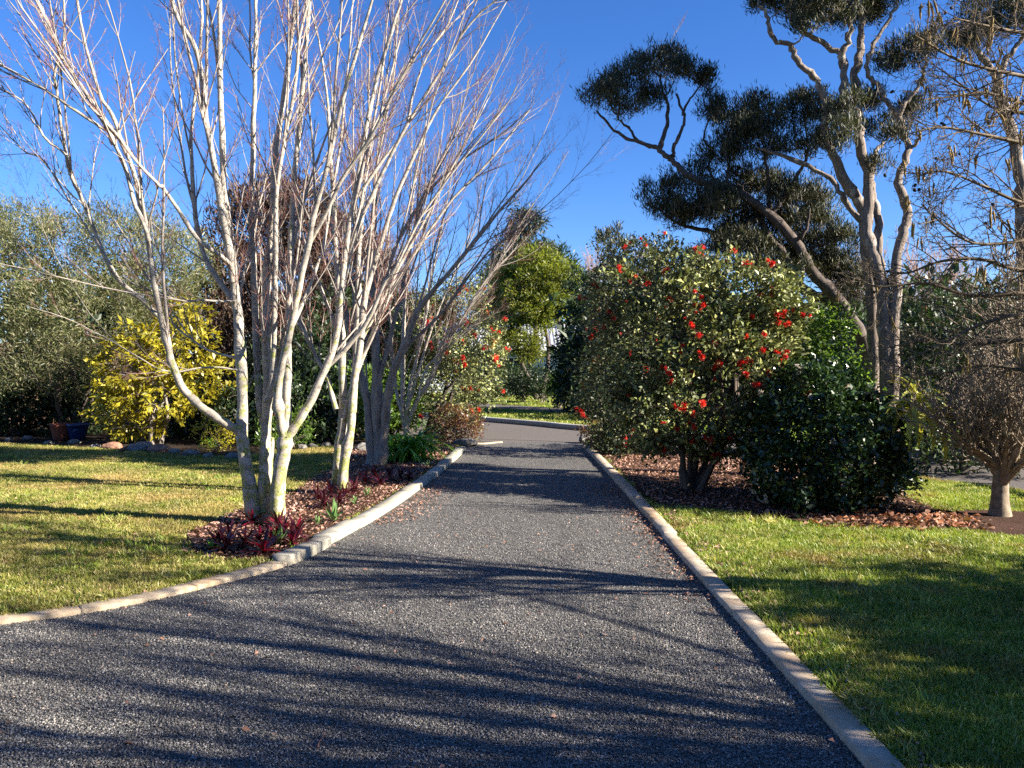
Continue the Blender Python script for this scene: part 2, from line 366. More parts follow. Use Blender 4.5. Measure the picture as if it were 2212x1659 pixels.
def gravel_mat():
    m, t, b = new_mat('gravel_bed'); g = nd(t, 'ShaderNodeNewGeometry')
    v = nd(t, 'ShaderNodeTexVoronoi'); v.inputs['Scale'].default_value = 110; t.links.new(g.outputs['Position'], v.inputs['Vector'])
    s = nd(t, 'ShaderNodeSeparateColor'); t.links.new(v.outputs['Color'], s.inputs[0])
    c = ramp(t, [(0, (.035, .034, .031)), (.5, (.09, .086, .078)), (.85, (.18, .172, .157)), (1, (.28, .26, .24))], s.outputs[0]).outputs[0]
    n = noise(t, 1.3, 3); c = mix(t, 1, c, ramp(t, [(.3, (.82, .82, .85)), (.7, (1.12, 1.12, 1.1))], n.outputs[0]).outputs[0], 'MULTIPLY')
    t.links.new(c, b.inputs['Base Color']); b.inputs['Roughness'].default_value = .8
    inv = nd(t, 'ShaderNodeMath', operation='MULTIPLY'); inv.inputs[1].default_value = -1; t.links.new(v.outputs['Distance'], inv.inputs[0])
    bump(t, b, inv.outputs[0], .012, 1); return m
M['gravel'] = gravel_mat()
m, t, b = new_mat('gravel_stone'); oi = nd(t, 'ShaderNodeObjectInfo')
c = ramp(t, [(0, (.04, .038, .035)), (.5, (.105, .1, .091)), (.84, (.2, .192, .175)), (.97, (.38, .36, .33)), (1, (.42, .3, .2))], oi.outputs['Random']).outputs[0]
nz = noise(t, 1.0, 4, .6, stretch=(1.6, .35, 1)); c = mix(t, 1, c, ramp(t, [(.3, (.7, .7, .7)), (.7, (1.25, 1.25, 1.25))], nz.outputs[0]).outputs[0], 'MULTIPLY')
t.links.new(c, b.inputs['Base Color']); b.inputs['Roughness'].default_value = .6; M['stone'] = m
# ------------------------------------------------------------------ ground sheets
def inpoly(pts, poly):
    x, y = pts[:, 0], pts[:, 1]; r = np.zeros(len(pts), bool); n = len(poly)
    for i in range(n):
        x1, y1 = poly[i]; x2, y2 = poly[(i+1) % n]
        c = ((y1 > y) != (y2 > y)) & (x < (x2-x1)*(y-y1)/((y2-y1) if y2 != y1 else 1e-9)+x1); r ^= c
    return r
def sheet(name, poly, z, mat, rough=0, seed=0, parent=None):
    rng = np.random.default_rng(seed); pts = []
    for i in range(len(poly)):
        a = np.array(poly[i], float); b_ = np.array(poly[(i+1) % len(poly)], float)
        L = np.linalg.norm(b_-a); k = max(1, int(L/.25)) if rough and L < 30 else 1
        for j in range(k):
            p = a+(b_-a)*j/k
            if rough: p = p+rng.normal(0, rough, 2)
            pts.append(p)
    bm = bmesh.new(); vs = [bm.verts.new((p[0], p[1], z)) for p in pts]; f = bm.faces.new(vs)
    if f.normal.z < 0: f.normal_flip()
    bmesh.ops.triangulate(bm, faces=[f])
    bm.normal_update()
    for f in bm.faces:
        if f.normal.z < 0: f.normal_flip()
    o = bm_obj(name, bm, mat); o['kind'] = 'structure'; return o
KL = [(-9, 3.2), (-5.2, 4.25), (-3.25, 5.10), (-2.69, 5.45), (-2.26, 5.97), (-1.88, 6.58), (-1.67, 7.5), (-1.39, 9.4), (-1.16, 12.1), (-.95, 15.3)]
KLn = np.array(KL)
kl_dense = catmull(KLn, 160)
def klx(y): return np.interp(y, kl_dense[:, 1], kl_dense[:, 0])
DRIVE = [(1.46, -6), (1.46, 17.1), (.6, 17.0), (-1.0, 17.2), (-.95, 15.3)]+[tuple(p) for p in KL[::-1][1:]]+[(-9, -6)]
sheet('ground', [(-500, -300), (500, -300), (500, 900), (-500, 900)], -.12, M['far_lawn'])
sheet('driveway', DRIVE, -.024, M['gravel'])
ROAD = [(-16, 41), (-1, 24.2), (1.9, 20.6), (7, 15), (11, 11), (16, 4), (12.5, 3), (10.5, 5.5), (7.2, 9.5), (5, 13), (3, 15.5), (1.5, 16.6), (1.5, 16.2), (-1.2, 16.8), (-6, 22), (-22, 37)]
sheet('road', ROAD, -.06, M['asphalt'])
LAWN_L = [tuple(p) for p in KL]+[(-1.0, 16.9), (-1.4, 17.2), (-6, 22.2), (-22, 37.2), (-60, 37), (-60, 3.2)]
sheet('lawn', LAWN_L, 0, M['lawn'])
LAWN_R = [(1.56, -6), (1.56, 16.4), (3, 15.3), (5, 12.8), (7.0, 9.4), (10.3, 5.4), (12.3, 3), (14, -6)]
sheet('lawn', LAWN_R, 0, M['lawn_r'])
FAR = [(-16, 41.2), (-.9, 24.4), (2.0, 20.8), (7.1, 15.2), (11.2, 11.2), (16.2, 4), (60, 4), (60, 120), (-60, 120), (-60, 78)]
sheet('far_lawn', FAR, 0, M['far_lawn'])
sheet('footpath', [(-13, 45), (1.5, 27.0), (4, 24), (5.6, 25.2), (3, 28.7), (-11.3, 46.5)], .006, M['asphalt'])
BED_M = [(-1.98, 6.62), (-2.35, 6.6), (-2.75, 6.9), (-3.05, 7.6), (-3.05, 8.6), (-2.75, 9.8), (-2.8, 11.4), (-2.75, 12.6), (-3.0, 13.6), (-3.3, 14.9), (-2.6, 16.5), (-1.3, 16.9), (-1.07, 15.3), (-1.28, 12.1), (-1.51, 9.4), (-1.79, 7.5)]
sheet('garden_bed', BED_M, .012, M['mulch'], .03, 1)
BED_B = [(-16, 17.2), (-10.6, 16.6), (-8.1, 15.6), (-5.8, 14.4), (-4.8, 14.1), (-4.3, 15.5), (-3.7, 15.9), (-3.2, 15.4), (-2.6, 16.6), (-3.6, 19.4), (-7, 22.8), (-22, 36.8), (-30, 36.8), (-30, 17.5)]
sheet('garden_bed', BED_B, .008, M['soil'], .05, 2)
BED_R = [(1.60, 9.2), (2.3, 8.75), (3.0, 8.2), (3.6, 7.85), (4.3, 7.75), (4.75, 8.0), (4.7, 9.2), (4.95, 10.4), (4.6, 12.9), (2.8, 15.2), (1.60, 16.0)]
sheet('garden_bed', BED_R, .012, M['mulch'], .04, 3)
BED_T = [(5.15+.85*math.cos(a), 8.05+.75*math.sin(a)) for a in np.linspace(0, 6.28, 20)[:-1]]
sheet('garden_bed', BED_T, .02, M['mulch'], .04, 4)
# ------------------------------------------------------------------ edging
def strip(poly, w, z0, z1, bev=.012, n=None, seed=0):
    """swept rectangular bar with slightly rounded top edges -> verts, quads"""
    c = np.asarray(poly, float); T = np.gradient(c, axis=0); T = nrm(T); Nn = np.stack([-T[:, 1], T[:, 0]], 1)
    prof = [(-w/2, z0), (-w/2, z1-bev), (-w/2+bev, z1), (w/2-bev, z1), (w/2, z1-bev), (w/2, z0)]
    V = []
    for a, z in prof: V.append(np.column_stack([c+Nn*a, np.full(len(c), z)]))
    V = np.stack(V, 1); V = V+np.random.default_rng(int(abs(c[0, 1])*977)).normal(0, .0014, V.shape); m_, k = V.shape[:2]; idx = np.arange(m_*k).reshape(m_, k)
    q = np.stack([idx[:-1], np.roll(idx, -1, 1)[:-1], np.roll(idx, -1, 1)[1:], idx[1:]], -1).reshape(-1, 4)
    caps = np.array([idx[0][::-1], idx[-1]])
    return V.reshape(-1, 3), [q[:, ::-1], caps[:, ::-1]]
rng = np.random.default_rng(5)
kr = empty('driveway_edging', (1.5, 9, 0), 'long straight pale edging of flat boards along the right side of the gravel drive', 'edging')
y = -4.0; lens = [3.2, 3.6, 2.4, 2.4, 2.0, 1.1, 2.2, 1.2, 1.6]
for L in lens:
    cx = 1.495+rng.normal(0, .006); zz = .022+rng.uniform(-.004, .008)
    if y > 8.2: zz += .012; 
    ys = np.linspace(y+.009, y+L-.009, 8); xs = cx+rng.normal(0, .0015, 8)
    ys = np.linspace(ys[0], ys[-1], 40); xs = np.interp(ys, np.linspace(ys[0], ys[-1], 8), xs); V, Q = strip(np.column_stack([xs, ys]), .13, -.1, zz, .008)
    obj_np('board', V, Q, M['kerb_r'], kr); y += L
kl = empty('concrete_edging', (-3, 5.3, 0), 'low sandy concrete mowing strip curving along the lawn beside the gravel', 'edging')
sel = kl_dense[(kl_dense[:, 1] > 3.0) & (kl_dense[:, 1] < 6.66)]
cut = np.linspace(0, len(sel)-1, 5).astype(int)
for i in range(4):
    s = sel[cut[i]:cut[i+1]+1]
    V, Q = strip(catmull(s, 30), .16, -.1, .004+.002*i, .008); obj_np('strip', V, Q, M['kerb_l'], kl)
bk = empty('block_kerb', (-1.5, 10, 0), 'raised kerb of pale concrete blocks along the garden bed left of the drive', 'kerb')
dk = kl_dense[kl_dense[:, 1] > 6.5]; s_ = np.concatenate([[0], np.cumsum(np.linalg.norm(np.diff(dk, axis=0), axis=1))])
tot = s_[-1]; pos = 0; i = 0
while pos < tot-.3:
    L = min(rng.choice([.62, .75, .8, .5]), tot-pos); ss = np.linspace(pos+.006, pos+L-.006, 5)
    cx = np.interp(ss, s_, dk[:, 0]); cy = np.interp(ss, s_, dk[:, 1])
    off = rng.normal(0, .012); cx = cx+off
    cx = np.interp(np.linspace(0, 4, 15), range(5), cx); cy = np.interp(np.linspace(0, 4, 15), range(5), cy); V, Q = strip(np.column_stack([cx, cy]), .15, -.1, .052+rng.uniform(-.010, .012), .006)
    obj_np('block', V, Q, M['block'], bk); pos += L; i += 1
rk = catmull([(-16, 41), (-1, 24.2), (1.9, 20.6), (7, 15), (11, 11), (16, 4)], 60)
V, Q = strip(rk, .22, -.1, .07, .03); o = obj_np('road_kerb', V, Q, M['concrete'])
props(o, 'low concrete kerb along the far side of the asphalt road', 'kerb')
nk = catmull([(-6.2, 22.1), (-1.35, 17.05), (-.2, 16.95)], 20)
V, Q = strip(nk, .12, -.1, .0, .02); o = obj_np('road_edge', V, Q, M['kerb_r']); props(o, 'thin pale concrete edge where the gravel drive meets the road', 'edging')
# ------------------------------------------------------------------ instanced ground cover (grass tufts, gravel stones)
def gn_scatter(name, pts, sources, smin, smax, tilt, mat, label=None):
    """points instanced with random yaw/tilt/scale; pts (n,3)"""
    me = bpy.data.meshes.new(name); me.vertices.add(len(pts)); me.vertices.foreach_set('co', np.asarray(pts, np.float32).ravel()); me.update()
    o = bpy.data.objects.new(name, me); link(o); o['kind'] = 'stuff'
    if label: o['label'] = label
    c = bpy.data.collections.new(name+'_source')
    for i, s in enumerate(sources): c.objects.link(s)
    ng = bpy.data.node_groups.new(name, 'GeometryNodeTree')
    ng.interface.new_socket('Geometry', in_out='INPUT', socket_type='NodeSocketGeometry'); ng.interface.new_socket('Geometry', in_out='OUTPUT', socket_type='NodeSocketGeometry')
    N = ng.nodes; Lk = ng.links
    gi = N.new('NodeGroupInput'); go = N.new('NodeGroupOutput'); ci = N.new('GeometryNodeCollectionInfo'); ci.inputs[0].default_value = c
    ci.inputs['Separate Children'].default_value = True; ci.inputs['Reset Children'].default_value = True
    ip = N.new('GeometryNodeInstanceOnPoints'); ip.inputs['Pick Instance'].default_value = True
    rv = N.new('FunctionNodeRandomValue'); rv.data_type = 'FLOAT_VECTOR'; rv.inputs[0].default_value = (-tilt, -tilt, 0); rv.inputs[1].default_value = (tilt, tilt, 6.283)
    rs = N.new('FunctionNodeRandomValue'); rs.data_type = 'FLOAT'; rs.inputs[2].default_value = smin; rs.inputs[3].default_value = smax; rs.inputs['Seed'].default_value = 7
    ri = N.new('FunctionNodeRandomValue'); ri.data_type = 'INT'; ri.inputs[4].default_value = 0; ri.inputs[5].default_value = len(sources)-1; ri.inputs['Seed'].default_value = 3
    Lk.new(gi.outputs[0], ip.inputs['Points']); Lk.new(ci.outputs[0], ip.inputs['Instance']); Lk.new(rv.outputs[0], ip.inputs['Rotation'])
    Lk.new(rs.outputs[1], ip.inputs['Scale']); Lk.new(ri.outputs[2], ip.inputs['Instance Index']); Lk.new(ip.outputs[0], go.inputs[0])
    md = o.modifiers.new('scatter', 'NODES'); md.node_group = ng
    return o
def stone_src(rng):
    bm = bmesh.new(); bmesh.ops.create_icosphere(bm, subdivisions=1, radius=1)
    sc = (1, rng.uniform(.6, .95), rng.uniform(.4, .7))
    for v in bm.verts:
        k = rng.uniform(.75, 1.15); v.co = Vector((v.co.x*sc[0]*k, v.co.y*sc[1]*k, v.co.z*sc[2]*k))
    me = bpy.data.meshes.new('stone'); bm.to_mesh(me); bm.free(); me.materials.append(M['stone']); return bpy.data.objects.new('stone', me)
def tuft_src(rng, mat, nb=16, R=.045, h=.034, wd=.0032):
    n = nb; a = rng.uniform(0, 6.28, n); r = R*np.sqrt(rng.uniform(0, 1, n)); C = np.column_stack([r*np.cos(a), r*np.sin(a), np.full(n, -.004)])
    D = nrm(np.column_stack([rng.normal(0, .5, n), rng.normal(0, .5, n), np.ones(n)*.9])); L = h*rng.uniform(.5, 1.2, n)
    Nn = nrm(rng.normal(size=(n, 3))*np.array([1, 1, .2])); S = nrm(np.cross(D, Nn)); U = np.cross(S, D)
    W = wd*rng.uniform(.7, 1.3, n)
    v0 = C-S*W[:, None]; v1 = C+S*W[:, None]; m1 = C+D*L[:, None]*.6; v2 = m1+S*W[:, None]*.8; v3 = m1-S*W[:, None]*.8; v4 = C+D*L[:, None]+U*L[:, None]*.35
    V = np.stack([v0, v1, v2, v3, v4], 1).reshape(-1, 3); b0 = np.arange(n)*5
    return bpy.data.objects.new('tuft', mesh_np('tuft', V, [np.stack([b0, b0+1, b0+2, b0+3], 1), np.stack([b0+3, b0+2, b0+4], 1)], mat))
def frustum_pts(rng, n, y0, y1, power=2.0, xm=.70):
    """random points on the ground, denser towards the camera (density ~ 1/y^power)"""
    u = rng.uniform(0, 1, n)
    # area element ~ y dy ; density 1/y^p -> y^(1-p)
    e = 2-power
    y = y0*(y1/y0)**u if abs(e) < 1e-6 else (y0**e+u*(y1**e-y0**e))**(1/e)
    x = rng.uniform(-xm, xm, n)*y
    return np.column_stack([x, y])
rng = np.random.default_rng(11)
p = frustum_pts(rng, 520000, 2.9, 15, 2.2)
ok = inpoly(p, DRIVE) & (p[:, 0] < 1.42) & (p[:, 0] > klx(p[:, 1])+.09)
p = p[ok]; print('stones', len(p))
gn_scatter('gravel', np.column_stack([p, -.024+rng.uniform(-.002, .006, len(p))]), [stone_src(rng) for _ in range(5)], .0028, .0070, .7, M['stone'], 'loose grey crushed gravel covering the driveway')
rng = np.random.default_rng(12)
bare = lambda q: (np.sin(q[:, 0]*2.1+1)*np.sin(q[:, 1]*1.7+2)+.6*np.sin(q[:, 0]*5.3)*np.sin(q[:, 1]*4.1))
p = frustum_pts(rng, 150000, 4.6, 18, 1.7)
ok = (p[:, 0] < 0) & inpoly(p, LAWN_L) & ~inpoly(p, BED_M) & ~inpoly(p, BED_B) & (p[:, 0] < klx(p[:, 1])-.10)
near = np.abs(p-np.array([-3.0, 7.2])); soil = (np.hypot((p[:, 0]+3.0)/.9, (p[:, 1]-7.1)/.75) < 1) & (rng.random(len(p)) < .75)
ok &= ~soil; p = p[ok]; print('tufts L', len(p))
gn_scatter('grass', np.column_stack([p, np.zeros(len(p))]), [tuft_src(rng, M['grass']) for _ in range(5)], .6, 1.35, .2, M['grass'], 'short patchy green and yellow grass of the left lawn')
p = frustum_pts(rng, 210000, 2.9, 14, 1.9, .75)
ok = (p[:, 0] > 1.57) & inpoly(p, LAWN_R) & ~inpoly(p, BED_R) & ~inpoly(p, BED_T)
edge = (p[:, 0] < 1.57+.16+.1*np.sin(p[:, 1]*3)) & (rng.random(len(p)) < .75)
dirt = (np.hypot((p[:, 0]-2.6)/.9, (p[:, 1]-8.25)/.28) < 1) & (rng.random(len(p)) < .8)
dirt |= (np.hypot((p[:, 0]-3.3)/.7, (p[:, 1]-7.3)/.15) < 1) & (rng.random(len(p)) < .8)
ok &= ~edge & ~dirt; p = p[ok]; print('tufts R', len(p))
gn_scatter('grass', np.column_stack([p, np.zeros(len(p))]), [tuft_src(rng, M['grass_r'], h=.042) for _ in range(5)], .6, 1.4, .25, M['grass_r'], 'short green grass of the shaded right lawn')
rng = np.random.default_rng(113)
p = frustum_pts(rng, 16000, 2.9, 14, 1.6, .75); f_ = bare(p*1.3) > .35
okR = (p[:, 0] > 1.57) & inpoly(p, LAWN_R) & ~inpoly(p, BED_R) & ~inpoly(p, BED_T) & (f_ | (p[:, 0] < 1.75)); okL = (p[:, 0] < klx(p[:, 1])-.09) & (p[:, 1] > 4.6) & ~inpoly(p, BED_M) & ~inpoly(p, BED_B) & (f_ | (p[:, 0] > klx(p[:, 1])-.3)) & (rng.random(len(p)) < .6)
p = p[okR | okL]
gn_scatter('grass', np.column_stack([p, np.zeros(len(p))]), [tuft_src(rng, M['grass_r'], nb=14, R=.03, h=.06, wd=.004) for _ in range(4)], .6, 1.5, .35, M['grass_r'], 'longer grass clumps scattered over both lawns and along the edgings')
rng = np.random.default_rng(13)
p = np.column_stack([rng.uniform(-5, 6, 26000), rng.uniform(21, 46, 26000)]); p = p[inpoly(p, FAR) & ~inpoly(p, [(-13, 45), (1.5, 27.0), (4, 24), (5.6, 25.2), (3, 28.7), (-11.3, 46.5)])]
gn_scatter('grass', np.column_stack([p, np.zeros(len(p))]), [tuft_src(rng, M['grass_r'], nb=10, R=.1, h=.07, wd=.01) for _ in range(3)], .6, 1.4, .25, M['grass_r'], 'bright mown grass beyond the road')
# leaf litter
def litter(name, poly, n, mat, rng, L=.045, z=.016, label=None, extra=None):
    P2 = np.array(poly); lo, hi = P2.min(0)-.1, P2.max(0)+.1
    p = np.column_stack([rng.uniform(lo[0], hi[0], n*3), rng.uniform(lo[1], hi[1], n*3)]); p = p[inpoly(p+rng.normal(0, .06, p.shape), poly)][:n]
    if extra is not None: p = np.vstack([p, extra])
    k = len(p); C = np.column_stack([p, z+rng.uniform(0, .012, k)])
    D = nrm(np.column_stack([rng.normal(size=k), rng.normal(size=k), rng.normal(0, .22, k)])); Nn = nrm(np.column_stack([rng.normal(0, .45, k), rng.normal(0, .45, k), np.ones(k)]))
    o = leaf_obj(name, C, D, Nn, L*rng.uniform(.3, 1.4, k), L*.55*rng.uniform(.4, 1.3, k), mat, fold=.3); o['kind'] = 'stuff'
    if label: o['label'] = label
    return o
rng = np.random.default_rng(14)
litter('fallen_leaves', BED_M, 14000, M['litter'], rng, .05, .016, 'brown fallen leaves over the bed under the maples')
litter('fallen_leaves', BED_R, 9000, M['litter'], rng, .055, .018, 'brown leaf litter under the flowering bushes on the right')
litter('fallen_leaves', [(3.0, 7.85), (3.7, 7.65), (4.6, 7.8), (4.8, 8.6), (4.0, 8.75), (3.2, 8.5)], 650, M['litter_or'], rng, .085, .025, 'orange-brown fallen leaves in front of the dark camellia')
ex = np.column_stack([klx(np.linspace(8.2, 11, 700))+.12+np.abs(rng.normal(0, .22, 700)), np.linspace(8.2, 11, 700)])
ex2 = np.column_stack([1.40-np.abs(rng.normal(0, .15, 700)), rng.uniform(5.5, 11, 700)])
ex3 = np.column_stack([rng.uniform(-3, 1.4, 260), rng.uniform(3.2, 9, 260)])
litter('fallen_leaves', [(0, 0), (0, .1), (.1, 0)], 0, M['litter'], rng, .035, -.018, 'scattered russet leaves on the gravel drive', np.vstack([ex, ex2, ex3]))
ex4 = np.column_stack([1.6+np.abs(rng.normal(0, .14, 900)), rng.uniform(3, 9, 900)]); ex5 = np.column_stack([rng.uniform(-6, -2.4, 420), rng.uniform(5.6, 13, 420)]); ex6 = np.column_stack([rng.uniform(1.7, 5, 520), rng.uniform(3.2, 9, 520)])
litter('fallen_leaves', [(0, 0), (0, .1), (.1, 0)], 0, M['litter'], rng, .035, .022, 'dry leaves dropped along the lawn edges', np.vstack([ex4, ex5, ex6]))
# ------------------------------------------------------------------ bare maples
def maple(name_loc, label, stems, seed, bmat, tmat, nside=11, L=1.35, group='pale bare maples along the drive', ext=1.6, lev=3, sub=(6, 4), t0=.22, ang=30, shoots=2):
    rng = np.random.default_rng(seed); root = empty('maple_tree', name_loc, label, 'tree', group)
    twigs = []
    for s in stems:
        pts, r0, r1, d0, d1 = s[:5]; opt = s[5] if len(s) > 5 else {}
        p, r = trace(pts, r0, r1, None, d0, d1, rng, .8)
        p = p+np.vstack([np.zeros((1, 3)), np.cumsum(rng.normal(0, .004, (len(p)-1, 3)), 0)])
        e = opt.get('ext', ext)
        if e > 0:
            dr = nrm(p[-1]-p[-3]); q, rq = grow(rng, p[-1], dr, e, r[-1], K=7, up=.05, wig=.05, tipf=.25); p = np.vstack([p, q[1:]]); r = np.concatenate([r, rq[1:]])
        out = [[] for _ in range(lev)]
        n = opt.get('n', nside)
        for q_ in range(shoots if (n and r0 > .03) else (1 if n and shoots else 0)):
            k_ = int(len(p)*rng.uniform(.22, .7)); T_ = nrm(p[k_+1]-p[k_]); out_ = nrm(np.array([T_[0], T_[1], 0])+rng.normal(0, .3, 3)*np.array([1, 1, 0])+1e-6)
            dd_ = nrm(T_*1.0+np.array([0, 0, .25])+out_*.07+rng.normal(0, .12, 3)); q2, rq2 = grow(rng, p[k_], dd_, rng.uniform(2.0, 3.6)*L/1.3, min(r[k_]*.6, .019), 14, .03, .045, .28)
            tubes('stem', [(q2, rq2)], 6, M['mbranch'], root); side(rng, q2, rq2, max(n-3, 4), L*.75, 0, out, ang, .2, .07, .07, True, sub, .42, .5)
        if n: side(rng, p, r, n, L*opt.get('L', 1), 0, out, ang, opt.get('t0', t0), .07, .07, True, sub, .42, .55)
        # little spurs and stubs
        o = tubes('stem', [(p, r)], 10 if r0 > .03 else 7, bmat, root)
        if out[0]: tubes('branch', out[0], 5, M['mbranch'], root)['kind'] = 'stuff'
        for l in out[1:]: twigs += l
    if twigs:
        by = tubes('twigs', twigs, 3, tmat, root); by['kind'] = 'stuff'
    return root
T1 = [
 ([(552,1136),(540,1060),(530,1000),(523,930),(524,860),(520,780),(517,700),(510,620),(503,540),(495,460),(488,382),(483,243),(479,104),(478,0)], .082, .022, 8.1, 8.2),
 ([(505,610),(493,520),(476,434),(462,347),(444,260),(437,191),(420,104),(385,45),(368,-10)], .045, .018, 8.15, 7.9),
 ([(518,935),(498,922),(470,905),(430,878),(398,843),(376,790),(365,740),(350,680),(335,600),(322,514),(309,451),(288,365),(264,305),(250,264),(222,215),(201,149),(184,87),(170,0)], .050, .010, 8.1, 7.4),
 ([(322,520),(312,486),(288,434),(267,365),(243,312),(226,285),(191,264),(128,226),(69,187),(0,149)], .026, .010, 7.65, 7.2, {'L': .8}),
 ([(243,312),(233,275),(222,250),(174,184),(139,139),(115,87),(101,52),(76,-5)], .018, .008, 7.4, 7.3, {'L': .7}),
 ([(350,690),(300,645),(262,612),(236,576),(205,503),(184,441),(160,389),(149,340),(135,260),(128,208),(122,156),(139,104),(142,35),(140,-10)], .028, .009, 8.0, 7.3, {'L': .8}),
 ([(149,340),(120,318),(90,295),(52,226),(0,195)], .014, .006, 7.5, 7.3, {'L': .6, 'ext': .5}),
 ([(262,612),(230,560),(150,440),(90,350),(50,330),(10,290)], .014, .005, 7.8, 7.6, {'L': .6, 'ext': .4}),
 ([(512,665),(492,637),(470,607),(437,549),(419,476),(410,403),(404,302),(413,208),(422,104),(424,35),(422,-5)], .036, .012, 8.15, 8.5),
 ([(495,570),(480,555),(433,520),(394,465),(354,403),(347,399),(299,347),(255,290),(190,215),(150,150),(100,80)], .026, .008, 8.1, 7.0, {'L': .8}),
 ([(508,652),(450,650),(400,652),(350,640),(300,622),(262,596)], .014, .004, 8.1, 7.7, {'ext': 0, 'L': .5}),
 ([(514,776),(480,768),(440,750),(400,720),(372,690),(350,600),(325,560)], .016, .005, 8.1, 8.6, {'ext': .4, 'L': .5}),
 ([(516,800),(450,790),(380,800),(330,790),(250,740),(150,690),(60,660)], .012, .003, 8.1, 7.5, {'ext': 0, 'L': .4}),
 ([(572,1136),(572,1060),(572,1000),(571,924),(574,834),(571,698),(572,586),(579,518),(585,400),(592,300),(610,180),(620,80),(628,0)], .075, .024, 8.1, 8.4),
 ([(571,920),(562,879),(556,789),(550,653),(543,518),(541,400),(546,300),(550,200),(553,100),(552,0)], .046, .018, 8.2, 8.6),
 ([(574,870),(590,811),(595,653),(598,518),(603,400),(618,300),(640,180),(650,80),(668,0)], .036, .012, 8.1, 8.0),
 ([(600,1136),(603,1060),(609,992),(615,938)], .080, .070, 8.0, 8.0, {'n': 0, 'ext': 0}),
 ([(614,945),(605,915),(597,856),(606,789),(624,721),(642,631),(660,545),(672,480),(692,400),(715,300),(740,200),(770,100),(800,-5)], .050, .014, 8.0, 7.3),
 ([(616,940),(621,900),(620,834),(621,744),(623,653),(626,518),(634,400),(642,300),(650,200),(657,100),(664,-5)], .050, .018, 8.0, 8.3),
 ([(618,950),(626,940),(656,897),(678,852),(701,798),(728,721),(738,631),(748,518),(765,417),(782,312),(802,208),(819,139),(840,69),(864,-5)], .052, .014, 8.0, 7.9),
 ([(701,798),(764,735),(796,689),(832,608),(854,577),(900,490),(960,400),(1030,310),(1085,245)], .028, .006, 8.0, 7.6, {'ext': .3, 'L': .7}),
 ([(742,610),(770,500),(812,406),(854,312),(909,222),(958,146),(993,87),(1038,31),(1085,-5)], .024, .008, 8.0, 7.6, {'L': .7}),
 ([(760,440),(820,350),(872,270),(888,191),(923,104),(958,49),(982,-5)], .018, .007, 8.0, 8.4, {'L': .7}),
 ([(660,545),(700,470),(745,380),(800,300),(850,200),(900,110),(950,20)], .022, .008, 7.7, 7.2, {'L': .8}),
 ([(624,721),(650,660),(690,560),(706,480),(722,380),(735,280),(745,150),(755,20)], .022, .008, 7.9, 8.7, {'L': .8}),
 ([(588,945),(584,1000),(582,1060),(586,1130)][::-1], .028, .022, 8.25, 8.2, {'n': 0, 'ext': 0}),
]
maple(tuple(P(575,1133,8.1)*np.array([1,1,0])), 'tall bare maple with white lichened stems rising out of the red bromeliads', T1, 21, M['maple'], M['twig'], nside=8, L=1.3, sub=(5, 3))
T2 = [
 ([(724,1068),(731,970),(737,902),(733,789),(728,700),(722,620),(718,520),(712,420),(705,320),(700,220)], .078, .018, 10.0, 10.2),
 ([(726,885),(718,850),(706,811),(690,780),(674,744),(650,690),(620,620),(600,540)], .035, .01, 10.0, 10.4),
 ([(738,1068),(746,980),(759,924),(764,834),(778,744),(787,653),(805,590),(827,520),(850,440),(888,350),(935,250),(985,180)], .07, .012, 9.9, 9.4),
 ([(761,890),(771,721),(773,608),(777,518),(785,420),(800,320),(830,220)], .05, .012, 10.0, 10.5),
 ([(736,960),(750,880),(768,820),(800,740),(840,650),(880,580),(930,500),(990,420),(1050,360),(1100,300),(1150,235)], .035, .008, 9.9, 9.6, {'ext': 0}),
 ([(730,720),(700,640),(670,560),(650,470),(640,380)], .03, .01, 10.1, 10.8),
 ([(780,735),(820,660),(870,560),(920,470),(965,380),(1020,280),(1060,200)], .028, .008, 9.9, 9.9, {'ext': 0}),
]
maple(tuple(P(731,1066,10.05)*np.array([1,1,0])), 'bare white-stemmed maple, second from the camera, with lichen on two thick stems', T2, 22, M['maple'], M['twig'], nside=9, L=1.4, sub=(5, 4))
T3 = [
 ([(801,1008),(800,978),(796,900),(786,834),(768,760),(750,680),(735,600),(720,500)], .10, .02, 12.9, 13.2),
 ([(815,1010),(818,969),(814,834),(811,698),(809,563),(812,450),(820,340),(840,240)], .11, .02, 12.9, 13.0),
 ([(822,1008),(830,930),(833,879),(845,811),(877,735),(899,676),(932,630),(967,586),(1020,520),(1075,450),(1130,390),(1160,350)], .085, .01, 12.9, 12.3, {'ext': .2}),
 ([(816,830),(840,740),(860,660),(880,560),(905,450),(950,340),(985,260)], .05, .012, 12.9, 13.3),
 ([(845,811),(870,760),(910,720),(960,670),(1010,600),(1060,540),(1110,500),(1150,470)], .035, .008, 12.9, 12.5, {'ext': .2}),
 ([(812,690),(830,600),(870,500),(920,420),(990,350),(1080,290),(1140,240)], .035, .008, 13.0, 12.6, {'ext': .2}),
 ([(811,640),(795,560),(780,470),(775,370),(780,280)], .03, .01, 13, 13.3),
]
maple(tuple(P(812,1008,12.9)*np.array([1,1,0])), 'bare maple standing in shade beside the strappy green clump', T3, 23, M['grey_bark'], M['twig'], nside=10, L=1.6, sub=(5, 4))
